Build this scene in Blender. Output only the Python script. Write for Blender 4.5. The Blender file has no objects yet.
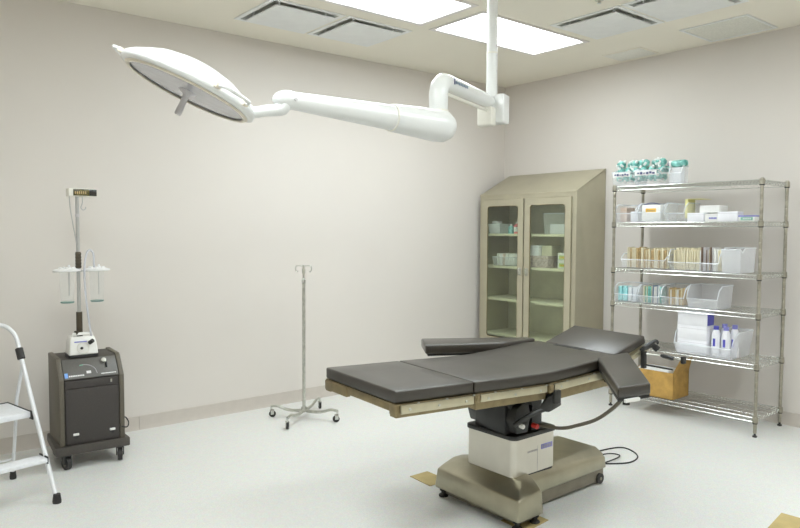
import bpy, bmesh, math, random
from mathutils import Vector, Matrix
random.seed(7)
PI = math.pi
R = math.radians
sc = bpy.context.scene
COL = sc.collection

# ------------------------------------------------------------------ camera
camd = bpy.data.cameras.new('camera')
cam = bpy.data.objects.new('camera', camd)
COL.objects.link(cam)
camd.sensor_width = 36
camd.lens = 684.92 / 800 * 36
camd.clip_start = 0.05
yaw, pit, roll = 0.8906771, -0.0496426, 0.0037363
fw = Vector((math.cos(pit)*math.cos(yaw), math.cos(pit)*math.sin(yaw), math.sin(pit)))
rt = Vector((math.sin(yaw), -math.cos(yaw), 0))
up = rt.cross(fw)
r2 = rt*math.cos(roll) + up*math.sin(roll)
u2 = -rt*math.sin(roll) + up*math.cos(roll)
mw = Matrix((r2, u2, -fw)).transposed().to_4x4()
mw.translation = Vector((-5.64792, -5.16522, 1.49863))
cam.matrix_world = mw
sc.camera = cam

# ------------------------------------------------------------------ light, exposure
w = bpy.data.worlds.new('world'); sc.world = w; w.use_nodes = True
w.node_tree.nodes['Background'].inputs[0].default_value = (0.9, 0.95, 1, 1)
w.node_tree.nodes['Background'].inputs[1].default_value = 0.05
PANEL = 14.6            # radiance of the fluorescent panels
PANEL_COLOR = (0.92, 1.0, 1.03)
sc.view_settings.view_transform = 'Standard'
sc.view_settings.look = 'None'
sc.view_settings.exposure = 0.0
sc.view_settings.gamma = 1
sc.view_settings.use_curve_mapping = False
sc.cycles.use_denoising = True
sc.cycles.max_bounces = 10
sc.cycles.diffuse_bounces = 6
sc.cycles.transparent_max_bounces = 24
sc.cycles.caustics_reflective = False
sc.cycles.caustics_refractive = False

# ------------------------------------------------------------------ materials
def newmat(name):
    m = bpy.data.materials.new(name); m.use_nodes = True
    return m, m.node_tree, m.node_tree.nodes['Principled BSDF']

def mat(name, col, rough=0.5, metal=0.0, var=0.05, scale=12.0, bump=0.0, bscale=200.0, spec=0.5, stretch=None, coat=0.0, col2=None):
    m, nt, b = newmat(name)
    tc = nt.nodes.new('ShaderNodeTexCoord')
    src = tc.outputs['Object']
    if stretch:
        mp = nt.nodes.new('ShaderNodeMapping'); mp.inputs['Scale'].default_value = stretch
        nt.links.new(src, mp.inputs[0]); src = mp.outputs[0]
    n = nt.nodes.new('ShaderNodeTexNoise'); n.inputs['Scale'].default_value = scale; n.inputs['Detail'].default_value = 4
    nt.links.new(src, n.inputs['Vector'])
    rmp = nt.nodes.new('ShaderNodeValToRGB')
    c2 = col2 or tuple(min(1, c*(1+var)) for c in col)
    rmp.color_ramp.elements[0].position = .35; rmp.color_ramp.elements[1].position = .65
    rmp.color_ramp.elements[0].color = (*[c*(1-var) for c in col], 1)
    rmp.color_ramp.elements[1].color = (*c2, 1)
    nt.links.new(n.outputs['Fac'], rmp.inputs[0]); nt.links.new(rmp.outputs[0], b.inputs['Base Color'])
    b.inputs['Roughness'].default_value = rough; b.inputs['Metallic'].default_value = metal
    b.inputs['Specular IOR Level'].default_value = spec
    b.inputs['Coat Weight'].default_value = coat
    if bump:
        n2 = nt.nodes.new('ShaderNodeTexNoise'); n2.inputs['Scale'].default_value = bscale; n2.inputs['Detail'].default_value = 3
        nt.links.new(src, n2.inputs['Vector'])
        bp = nt.nodes.new('ShaderNodeBump'); bp.inputs['Strength'].default_value = bump; bp.inputs['Distance'].default_value = 0.002
        nt.links.new(n2.outputs['Fac'], bp.inputs['Height']); nt.links.new(bp.outputs[0], b.inputs['Normal'])
    return m

def clear(name, tint, alpha, rough=0.15, gloss=0.12):
    m = bpy.data.materials.new(name); m.use_nodes = True; nt = m.node_tree
    b = nt.nodes['Principled BSDF']; out = nt.nodes['Material Output']
    n = nt.nodes.new('ShaderNodeTexNoise'); n.inputs['Scale'].default_value = 30
    mr = nt.nodes.new('ShaderNodeMapRange'); mr.inputs['To Min'].default_value = alpha*0.85; mr.inputs['To Max'].default_value = min(1, alpha*1.15)
    nt.links.new(n.outputs['Fac'], mr.inputs['Value'])
    b.inputs['Base Color'].default_value = (*tint, 1); b.inputs['Roughness'].default_value = rough
    tr = nt.nodes.new('ShaderNodeBsdfTransparent'); tr.inputs[0].default_value = (*[min(1, .9+.1*c) for c in tint], 1)
    mx = nt.nodes.new('ShaderNodeMixShader')
    nt.links.new(mr.outputs[0], mx.inputs[0]); nt.links.new(tr.outputs[0], mx.inputs[1]); nt.links.new(b.outputs[0], mx.inputs[2])
    nt.links.new(mx.outputs[0], out.inputs['Surface'])
    return m

def glass(name, tint, refl=0.05):
    m = bpy.data.materials.new(name); m.use_nodes = True; nt = m.node_tree
    nt.nodes.remove(nt.nodes['Principled BSDF']); out = nt.nodes['Material Output']
    g = nt.nodes.new('ShaderNodeBsdfGlossy'); g.inputs['Roughness'].default_value = 0.05
    tr = nt.nodes.new('ShaderNodeBsdfTransparent'); tr.inputs[0].default_value = (*tint, 1)
    n = nt.nodes.new('ShaderNodeTexNoise'); n.inputs['Scale'].default_value = 3
    mr = nt.nodes.new('ShaderNodeMath'); mr.operation = 'MULTIPLY_ADD'; mr.inputs[1].default_value = 0.02; mr.inputs[2].default_value = refl
    nt.links.new(n.outputs['Fac'], mr.inputs[0])
    mx = nt.nodes.new('ShaderNodeMixShader')
    nt.links.new(mr.outputs[0], mx.inputs[0]); nt.links.new(tr.outputs[0], mx.inputs[1]); nt.links.new(g.outputs[0], mx.inputs[2])
    nt.links.new(mx.outputs[0], out.inputs['Surface'])
    return m

def emit(name, col, s):
    m, nt, b = newmat(name)
    b.inputs['Base Color'].default_value = (.9, .9, .9, 1)
    n = nt.nodes.new('ShaderNodeTexNoise'); n.inputs['Scale'].default_value = 1.5
    mr = nt.nodes.new('ShaderNodeMapRange'); mr.inputs['To Min'].default_value = s*.95; mr.inputs['To Max'].default_value = s*1.05
    nt.links.new(n.outputs['Fac'], mr.inputs['Value']); nt.links.new(mr.outputs[0], b.inputs['Emission Strength'])
    b.inputs['Emission Color'].default_value = (*col, 1)
    return m

def floor_mat():
    m, nt, b = newmat('vinyl_floor')
    tc = nt.nodes.new('ShaderNodeTexCoord')
    v = nt.nodes.new('ShaderNodeTexVoronoi'); v.inputs['Scale'].default_value = 55
    n = nt.nodes.new('ShaderNodeTexNoise'); n.inputs['Scale'].default_value = 140; n.inputs['Detail'].default_value = 4
    n3 = nt.nodes.new('ShaderNodeTexNoise'); n3.inputs['Scale'].default_value = 1.3; n3.inputs['Detail'].default_value = 3
    for q in (v, n, n3): nt.links.new(tc.outputs['Object'], q.inputs['Vector'])
    r1 = nt.nodes.new('ShaderNodeValToRGB')
    r1.color_ramp.elements[0].color = (.69, .695, .665, 1); r1.color_ramp.elements[0].position = .3
    r1.color_ramp.elements[1].color = (.80, .80, .775, 1); r1.color_ramp.elements[1].position = .62
    nt.links.new(n.outputs['Fac'], r1.inputs[0])
    mx = nt.nodes.new('ShaderNodeMixRGB'); mx.blend_type = 'MULTIPLY'; mx.inputs[0].default_value = .06
    nt.links.new(r1.outputs[0], mx.inputs[1]); nt.links.new(v.outputs['Color'], mx.inputs[2])
    nt.links.new(mx.outputs[0], b.inputs['Base Color'])
    mr = nt.nodes.new('ShaderNodeMapRange'); mr.inputs['To Min'].default_value = .28; mr.inputs['To Max'].default_value = .42
    nt.links.new(n3.outputs['Fac'], mr.inputs['Value']); nt.links.new(mr.outputs[0], b.inputs['Roughness'])
    bp = nt.nodes.new('ShaderNodeBump'); bp.inputs['Strength'].default_value = .04; bp.inputs['Distance'].default_value = .002
    nt.links.new(n.outputs['Fac'], bp.inputs['Height']); nt.links.new(bp.outputs[0], b.inputs['Normal'])
    return m

M = {}
M['floor'] = floor_mat()
M['wall'] = mat('wall_paint', (.70, .657, .612), .6, var=.012, scale=1.2, bump=.05, bscale=160, spec=.25)
M['ceiling'] = mat('ceiling_paint', (.84, .80, .70), .8, var=.012, scale=1.5, bump=.03, bscale=150, spec=.2)
M['baseboard'] = mat('rubber_baseboard', (.56, .51, .46), .5, var=.02)
M['panel'] = emit('light_panel', PANEL_COLOR, PANEL)
M['lens_frame'] = mat('troffer_frame', (.72, .68, .66), .4, var=.02)
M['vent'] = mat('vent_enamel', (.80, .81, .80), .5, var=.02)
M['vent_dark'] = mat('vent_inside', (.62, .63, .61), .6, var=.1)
M['grille'] = mat('perforated_panel', (.76, .75, .69), .6, var=.05, scale=90)
M['white'] = mat('white_enamel', (.80, .81, .80), .28, var=.01, coat=.3)
M['cream'] = mat('cream_enamel', (.82, .80, .72), .3, var=.02)
M['white_plastic'] = mat('white_plastic', (.84, .83, .80), .4, var=.02)
M['lamp_lens'] = mat('lamp_lens', (.33, .33, .37), .22, var=.05, scale=20, coat=.4)
M['lamp_trim'] = mat('lamp_trim', (.72, .66, .55), .35, var=.03)
M['grey_handle'] = mat('grey_handle', (.58, .56, .57), .4, var=.03)
M['steel'] = mat('brushed_steel', (.60, .57, .47), .33, 1.0, var=.10, scale=6, stretch=(1, 1, 14), bump=.1, bscale=60)
M['steel_base'] = mat('base_steel', (.42, .395, .30), .28, .9, var=.10, scale=5, bump=.05, bscale=60)
M['steel_column'] = mat('column_steel', (.66, .63, .56), .34, .9, var=.03, scale=8)
M['cabinet'] = mat('cabinet_steel', (.50, .465, .35), .42, .5, var=.035, scale=5)
M['cabinet_in'] = mat('cabinet_inside_steel', (.80, .77, .60), .5, .25, var=.06, scale=6)
M['rail'] = mat('rail_steel', (.56, .52, .38), .35, .85, var=.05, scale=15)
M['frame'] = mat('table_frame_steel', (.27, .215, .12), .42, .7, var=.12, scale=18)
M['skirt'] = mat('base_skirt_steel', (.27, .245, .19), .45, .5, var=.1, scale=8)
M['chrome'] = mat('chrome', (.66, .67, .64), .25, 1.0, var=.06, scale=30)
M['chrome_dull'] = mat('zinc_plated', (.55, .55, .50), .32, .9, var=.12, scale=30)
M['post'] = mat('worn_plated_post', (.40, .375, .31), .36, .85, var=.15, scale=20)
M['pad'] = mat('black_vinyl_pad', (.027, .021, .014), .38, var=.12, scale=8, bump=.22, bscale=14, spec=.85, coat=.28)
M['pad'].node_tree.nodes['Principled BSDF'].inputs['Coat Roughness'].default_value = .38
M['black'] = mat('black_plastic', (.02, .02, .02), .4, var=.2)
M['black_metal'] = mat('black_painted_metal', (.035, .035, .033), .35, .3, var=.2, scale=20)
M['rubber'] = mat('rubber', (.028, .026, .025), .6, var=.2)
M['hose'] = mat('grey_hose', (.10, .085, .06), .45, var=.1)
M['cart'] = mat('cart_charcoal', (.068, .060, .052), .5, var=.10, scale=150, bump=.15, bscale=400)
M['cart_panel'] = mat('cart_front_panel', (.050, .043, .040), .45, var=.12, scale=150, bump=.1, bscale=400)
M['cart_top'] = mat('cart_slope_panel', (.12, .115, .105), .4, var=.06, scale=100)
M['cart_side'] = mat('cart_side', (.115, .10, .075), .5, var=.08, scale=100)
M['grey_pole'] = mat('grey_pole', (.50, .50, .49), .3, .5, var=.05)
M['dark_pole'] = mat('dark_sleeve', (.07, .055, .035), .4, .2, var=.2)
M['display'] = mat('display_amber', (.10, .085, .02), .25, var=.5, scale=60, coat=.5)
M['display_dark'] = mat('display_black', (.012, .010, .008), .25, var=.2, coat=.5)
M['canister'] = clear('canister_plastic', (.92, .96, .95), .09, .1)
M['canister_base'] = mat('canister_teal_base', (.13, .24, .21), .3, var=.1)
M['lid'] = mat('lid_white', (.90, .90, .90), .4, var=.01)
M['tube'] = clear('clear_tubing', (.72, .72, .78), .65, .2)
M['bin'] = clear('clear_bin_plastic', (.93, .96, 1.0), .24, .2)
M['bin_frost'] = clear('frosted_bin_plastic', (.92, .94, .98), .38, .3)
M['bin_rim'] = clear('bin_rim_plastic', (.93, .96, 1.0), .6, .25)
M['glass'] = glass('cabinet_glass', (.90, .93, .88))
M['teal'] = mat('teal_plastic', (.10, .50, .42), .35, var=.45, scale=30, col2=(.34, .74, .68), coat=.2)
M['aqua'] = mat('aqua_wrap', (.35, .72, .74), .4, var=.25, scale=40)
M['blue'] = mat('blue_ink', (.10, .10, .50), .4, var=.1)
M['blue_label'] = mat('blue_label_ink', (.25, .25, .62), .4, var=.15)
M['navy'] = mat('navy_ink', (.05, .06, .18), .5, var=.1)
M['slate'] = mat('slate_ink', (.20, .26, .34), .5, var=.1)
M['grey_ink'] = mat('grey_ink', (.40, .38, .40), .5, var=.1)
M['white_ink'] = mat('white_ink', (.80, .80, .80), .5, var=.02)
M['sky_ink'] = mat('sky_blue_ink', (.20, .40, .85), .5, var=.1)
M['green_ink'] = mat('green_ink', (.25, .50, .38), .5, var=.1)
M['paper'] = mat('white_carton', (.84, .84, .88), .6, var=.02)
M['paper_w'] = mat('white_card', (.82, .82, .80), .6, var=.03)
M['cream_paper'] = mat('cream_packet_paper', (.74, .68, .50), .6, var=.1, scale=40)
M['tan_paper'] = mat('tan_packet_paper', (.52, .38, .19), .6, var=.2, scale=50)
M['brown_paper'] = mat('brown_packet_paper', (.20, .14, .10), .6, var=.2, scale=50)
M['yellow'] = mat('yellow_card', (.80, .76, .35), .6, var=.04)
M['orange'] = mat('orange_label', (.85, .50, .05), .5, var=.1)
M['red'] = mat('red_plastic', (.62, .03, .02), .35, var=.1)
M['pink'] = mat('pink_label', (.85, .25, .28), .4, var=.1)
M['beige_card'] = mat('beige_card', (.62, .50, .42), .6, var=.05)
M['lime'] = mat('yellow_green_label', (.55, .72, .25), .5, var=.2)
M['rose_card'] = mat('rose_printed_card', (.55, .46, .44), .6, var=.25, scale=60)
M['cardboard'] = mat('cardboard', (.50, .30, .08), .7, var=.14, scale=14, bump=.1, bscale=80)
M['brown_card'] = mat('brown_floor_card', (.50, .39, .17), .7, var=.08, scale=10)
M['ladder'] = mat('stool_white_paint', (.74, .75, .77), .3, .1, var=.02)
M['tread'] = mat('stool_tread', (.80, .81, .84), .5, var=.03, scale=60, bump=.1, bscale=120)

# ------------------------------------------------------------------ geometry helpers
class MB:
    """collects shapes in one bmesh"""
    def __init__(s): s.bm = bmesh.new()
    def _add(s, b2, mx=None):
        if mx is not None: bmesh.ops.transform(b2, matrix=mx, verts=b2.verts)
        me = bpy.data.meshes.new('tmp'); b2.to_mesh(me); s.bm.from_mesh(me); bpy.data.meshes.remove(me); b2.free()
        return s
    def box(s, x0, x1, y0, y1, z0, z1, bev=0.0, seg=2, mx=None):
        b = bmesh.new()
        bmesh.ops.create_cube(b, size=1, matrix=Matrix.Translation(((x0+x1)/2, (y0+y1)/2, (z0+z1)/2)) @ Matrix.Diagonal((abs(x1-x0), abs(y1-y0), abs(z1-z0), 1)))
        if bev > 0: bmesh.ops.bevel(b, geom=b.edges[:], offset=bev, segments=seg, affect='EDGES', profile=.5)
        return s._add(b, mx)
    def prism(s, poly, z0, z1, bev=0.0, seg=2, mx=None, sides=False):
        f0 = z0 if callable(z0) else (lambda x, y: z0)
        f1 = z1 if callable(z1) else (lambda x, y: z1)
        b = bmesh.new()
        lo = [b.verts.new((x, y, f0(x, y))) for x, y in poly]; hi = [b.verts.new((x, y, f1(x, y))) for x, y in poly]
        n = len(poly)
        b.faces.new(lo[::-1]); b.faces.new(hi)
        for i in range(n): b.faces.new((lo[i], lo[(i+1) % n], hi[(i+1) % n], hi[i]))
        bmesh.ops.recalc_face_normals(b, faces=b.faces[:])
        if bev > 0: bmesh.ops.bevel(b, geom=b.edges[:], offset=bev, segments=seg, affect='EDGES', profile=.5, clamp_overlap=True)
        return s._add(b, mx)
    def tube(s, pts, rad, n=10, smooth=0, cap=True, closed=False, mx=None):
        pts = [Vector(p) for p in pts]
        rads = list(rad) if hasattr(rad, '__len__') else [rad]*len(pts)
        if smooth:
            P = []; RR = []; N = len(pts)
            rng = range(N if closed else N-1)
            for i in rng:
                if closed: a, b_, c, d = pts[(i-1) % N], pts[i], pts[(i+1) % N], pts[(i+2) % N]
                else: a, b_, c, d = pts[max(i-1, 0)], pts[i], pts[i+1], pts[min(i+2, N-1)]
                for k in range(smooth):
                    t = k/smooth
                    P.append(.5*((2*b_)+(c-a)*t+(2*a-5*b_+4*c-d)*t*t+(3*b_-a-3*c+d)*t**3))
                    RR.append(rads[i]*(1-t)+rads[(i+1) % N]*t)
            if not closed: P.append(pts[-1]); RR.append(rads[-1])
            pts, rads = P, RR
        b = bmesh.new(); rings = []; N = len(pts)
        ref = None
        for i, p in enumerate(pts):
            if closed: t = pts[(i+1) % N]-pts[i-1]
            else: t = pts[min(i+1, N-1)]-pts[max(i-1, 0)]
            t.normalize()
            if ref is None:
                ref = t.orthogonal().normalized()
            ref = (ref - t*ref.dot(t)); ref.normalize()
            o = t.cross(ref)
            rings.append([b.verts.new(p+(ref*math.cos(2*PI*k/n)+o*math.sin(2*PI*k/n))*rads[i]) for k in range(n)])
        for i in range(N if closed else N-1):
            A, B = rings[i], rings[(i+1) % N]
            for k in range(n): b.faces.new((A[k], A[(k+1) % n], B[(k+1) % n], B[k]))
        if cap and not closed: b.faces.new(rings[0][::-1]); b.faces.new(rings[-1])
        bmesh.ops.recalc_face_normals(b, faces=b.faces[:])
        return s._add(b, mx)
    def lathe(s, prof, n=32, mx=None):
        b = bmesh.new(); rings = []
        for r, z in prof:
            if r < 1e-6: rings.append([b.verts.new((0, 0, z))])
            else: rings.append([b.verts.new((r*math.cos(2*PI*k/n), r*math.sin(2*PI*k/n), z)) for k in range(n)])
        for i in range(len(rings)-1):
            A, B = rings[i], rings[i+1]
            if len(A) == 1 and len(B) == 1: continue
            for k in range(n):
                if len(A) == 1: b.faces.new((A[0], B[k], B[(k+1) % n]))
                elif len(B) == 1: b.faces.new((A[k], A[(k+1) % n], B[0]))
                else: b.faces.new((A[k], A[(k+1) % n], B[(k+1) % n], B[k]))
        bmesh.ops.recalc_face_normals(b, faces=b.faces[:])
        return s._add(b, mx)
    def hull(s, pts, bev=0.0, seg=2, mx=None):
        b = bmesh.new()
        vs = [b.verts.new(p) for p in pts]
        r = bmesh.ops.convex_hull(b, input=vs)
        bmesh.ops.delete(b, geom=[v for v in b.verts if not v.link_faces], context='VERTS')
        bmesh.ops.dissolve_limit(b, angle_limit=R(1), verts=b.verts[:], edges=b.edges[:])
        bmesh.ops.recalc_face_normals(b, faces=b.faces[:])
        if bev: bmesh.ops.bevel(b, geom=b.edges[:], offset=bev, segments=seg, affect='EDGES', profile=.5, clamp_overlap=True)
        return s._add(b, mx)
    def quad(s, a, b_, c, d):
        s.bm.faces.new([s.bm.verts.new(p) for p in (a, b_, c, d)]); return s
    def build(s, name, m, parent=None, smooth=35, loc=None):
        me = bpy.data.meshes.new(name); s.bm.to_mesh(me); s.bm.free()
        me.materials.append(M[m] if isinstance(m, str) else m)
        if smooth:
            for p in me.polygons: p.use_smooth = True
            me.set_sharp_from_angle(angle=R(smooth))
        o = bpy.data.objects.new(name, me); COL.objects.link(o)
        if parent: o.parent = parent
        if loc is not None: o.location = loc
        return o

def tag(o, label=None, cat=None, group=None, kind=None):
    if label: o['label'] = label
    if cat: o['category'] = cat
    if group: o['group'] = group
    if kind: o['kind'] = kind
    return o
def thing(name, loc, rz, label, cat, group=None):
    o = bpy.data.objects.new(name, None); COL.objects.link(o)
    o.empty_display_size = .1
    o.location = loc; o.rotation_euler = (0, 0, rz)
    return tag(o, label, cat, group)
def struct(name, mb, m, smooth=35, parent=None):
    o = mb.build(name, m, parent, smooth)
    if not parent: o['kind'] = 'structure'
    return o
def copy_tree(o, parent=None):
    c = o.copy(); COL.objects.link(c)
    if parent is not None: c.parent = parent
    for ch in list(o.children): copy_tree(ch, c)
    return c
def rrect(x0, x1, y0, y1, r, n=5):
    pts = []
    for cx, cy, a0 in ((x1-r, y1-r, 0), (x0+r, y1-r, 90), (x0+r, y0+r, 180), (x1-r, y0+r, 270)):
        for k in range(n+1):
            a = R(a0+90*k/n); pts.append((cx+r*math.cos(a), cy+r*math.sin(a)))
    return pts

# ------------------------------------------------------------------ room shell
H = 3.055
X0, Y0 = -6.9, -6.7      # far sides of the room behind the camera
struct('floor', MB().box(X0-.1, .1, Y0-.1, .1, -.1, 0), 'floor')
struct('wall_left', MB().box(X0-.1, .1, 0, .12, 0, H+.3), 'wall')
struct('wall_right', MB().box(0, .12, Y0-.1, 0, 0, H+.3), 'wall')
struct('wall_front', MB().box(X0-.1, .1, Y0-.12, Y0, 0, H+.3), 'wall')
struct('wall_rear', MB().box(X0-.12, X0, Y0, 0, 0, H+.3), 'wall')
def base_profile(L):
    return [(0, 0), (.022, 0), (.016, .012), (.010, .03), (.008, .098), (.004, .101), (0, .101)]
bb = MB(); pr = base_profile(0)
bl = bmesh.new()
def strip(mbb, a, b_, nrm):
    A = [mbb.bm.verts.new((a[0]+nrm[0]*d, a[1]+nrm[1]*d, z)) for d, z in pr]
    B = [mbb.bm.verts.new((b_[0]+nrm[0]*d, b_[1]+nrm[1]*d, z)) for d, z in pr]
    for k in range(len(pr)-1): mbb.bm.faces.new((A[k], B[k], B[k+1], A[k+1]))
    mbb.bm.faces.new(A); mbb.bm.faces.new(B)
bbl = MB()
for a, b_ in ((-6.9, -3.982), (-3.979, -.9), (-.897, -.0)): strip(bbl, (a, 0), (b_, 0), (0, -1))
struct('baseboard_left', bbl, 'baseboard')
bbr = MB(); strip(bbr, (0, -.022), (0, Y0), (-1, 0)); struct('baseboard_right', bbr, 'baseboard')

# ceiling with openings for the fixtures
troffers = [(-3.43, -2.235, -1.72, -1.18), (-2.052, -.88, -1.66, -1.14),
            (-3.43, -2.235, -4.45, -3.91), (-2.052, -.88, -4.45, -3.91),
            (-5.60, -4.41, -2.95, -2.41), (-5.60, -4.41, -4.45, -3.91)]
diffusers = [(-3.375, -2.775, -.985, -.385), (-2.755, -2.155, -.995, -.395),
             (-1.455, -.855, -2.37, -1.77), (-1.455, -.855, -2.985, -2.385)]
def ceiling():
    holes = [(a+.0, b, c, d) for a, b, c, d in troffers] + [(a+.03, b-.03, c+.03, d-.03) for a, b, c, d in diffusers]
    xs = sorted({X0, 0, *[h[0] for h in holes], *[h[1] for h in holes]})
    ys = sorted({Y0, 0, *[h[2] for h in holes], *[h[3] for h in holes]})
    m = MB()
    for i in range(len(xs)-1):
        for j in range(len(ys)-1):
            cx, cy = (xs[i]+xs[i+1])/2, (ys[j]+ys[j+1])/2
            if any(h[0] < cx < h[1] and h[2] < cy < h[3] for h in holes): continue
            m.quad((xs[i], ys[j], H), (xs[i], ys[j+1], H), (xs[i+1], ys[j+1], H), (xs[i+1], ys[j], H))
    bmesh.ops.remove_doubles(m.bm, verts=m.bm.verts[:], dist=1e-5)
    struct('ceiling', m, 'ceiling')
    struct('ceiling_deck', MB().box(X0-.1, .1, Y0-.1, .1, H+.25, H+.3), 'ceiling')
ceiling()

tl = ['long fluorescent ceiling light panel nearer the top edge, above the surgical lamp arm',
      'long fluorescent ceiling light panel passing behind the white lamp pole',
      'ceiling light panel behind the camera on the side of the left wall',
      'ceiling light panel behind the camera on the side of the wire shelves',
      'unseen ceiling light panel added to balance the light on the left wall',  # out of view, added and placed for the brightness it gives the wall
      'ceiling light panel directly over the camera']
for (a, b, c, d), lb in zip(troffers, tl):
    t = thing('ceiling_light', ((a+b)/2, (c+d)/2, H), 0, lb, 'ceiling light', 'recessed fluorescent panels in the ceiling')
    hx, hy = (b-a)/2, (d-c)/2
    f = MB()
    for x0, x1, y0, y1 in ((-hx-.035, -hx, -hy-.035, hy+.035), (hx, hx+.035, -hy-.035, hy+.035), (-hx, hx, -hy-.035, -hy), (-hx, hx, hy, hy+.035)):
        f.box(x0, x1, y0, y1, -.006, -.0005)
    f.box(-hx-.001, -hx+.004, -hy, hy, -.0, .06).box(hx-.004, hx+.001, -hy, hy, 0, .06).box(-hx, hx, -hy-.001, -hy+.004, 0, .06).box(-hx, hx, hy-.004, hy+.001, 0, .06)
    f.build('frame', 'lens_frame', t)
    MB().box(-hx+.004, hx-.004, -hy+.004, hy-.004, .004, .012).build('lens', 'panel', t)
dl = ['square ceiling air diffuser closest to the left edge of the picture', 'square ceiling air diffuser beside the long light panel, second from the left',
      'square ceiling air diffuser between the light behind the pole and the return grille', 'square ceiling air diffuser cut off by the top edge of the picture']
for (a, b, c, d), lb in zip(diffusers, dl):
    t = thing('air_diffuser', ((a+b)/2, (c+d)/2, H), 0, lb, 'vent', 'square air diffusers in the ceiling')
    h = .298; f = MB()
    for x0, x1, y0, y1 in ((-h, -h+.034, -h, h), (h-.034, h, -h, h), (-h+.034, h-.034, -h, -h+.034), (-h+.034, h-.034, h-.034, h)):
        f.box(x0, x1, y0, y1, -.005, -.0006)
    f.build('flange', 'vent', t)
    p = MB(); i0, i1 = h-.034, h-.075
    ring0 = [(-i0, -i0, -.004), (i0, -i0, -.004), (i0, i0, -.004), (-i0, i0, -.004)]
    ring1 = [(x*i1/i0, y*i1/i0, .075) for x, y, z in ring0]
    for k in range(4): p.quad(ring0[k], ring0[(k+1) % 4], ring1[(k+1) % 4], ring1[k])
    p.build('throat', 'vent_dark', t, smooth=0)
    MB().box(-.24, .24, -.24, .24, .076, .08).build('back_pan', 'grille', t)
    MB().prism(rrect(-.236, .236, -.236, .236, .006), -.022, -.014, .002).build('plaque', 'vent', t)
    for sx in (-1, 1):
        for sy in (-1, 1): MB().box(sx*.19-.006, sx*.19+.006, sy*.19-.006, sy*.19+.006, -.014, .076).build('hanger', 'vent', t)
t = thing('return_grille', (-.33, -2.59, H), 0, 'flat perforated return air grille in the ceiling over the wire shelves', 'vent')
f = MB()
for x0, x1, y0, y1 in ((-.25, -.23, -.26, .26), (.23, .25, -.26, .26), (-.23, .23, -.26, -.24), (-.23, .23, .24, .26)): f.box(x0, x1, y0, y1, -.009, -.0006, .001)
f.build('frame', 'vent', t)
g = MB().box(-.23, .23, -.24, .24, -.004, -.0006)
for k in range(22): g.box(-.225+k*.0209, -.222+k*.0209, -.238, .238, -.0065, -.004)
g.build('perforated_plate', 'grille', t)
t = thing('access_panel', (-.225, -1.675, H), 0, 'small flat access panel in the ceiling above the cabinet', 'panel')
MB().box(-.15, .15, -.19, .19, -.006, -.0006, .001).build('frame', 'ceiling', t)
MB().box(-.138, .138, -.178, .178, -.0085, -.006, .001).build('door', 'grille', t)
t = thing('sprinkler_head', (-1.65, -2.35, H), 0, 'tiny sprinkler head in the ceiling next to the air diffuser', 'sprinkler')
MB().lathe([(0, 0), (.03, 0), (.028, -.006), (.012, -.008), (.010, -.02), (0, -.02)], 16).build('escutcheon', 'chrome_dull', t)
MB().lathe([(0, -.02), (.015, -.022), (.015, -.025), (0, -.027)], 12).build('deflector', 'vent_dark', t)

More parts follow.
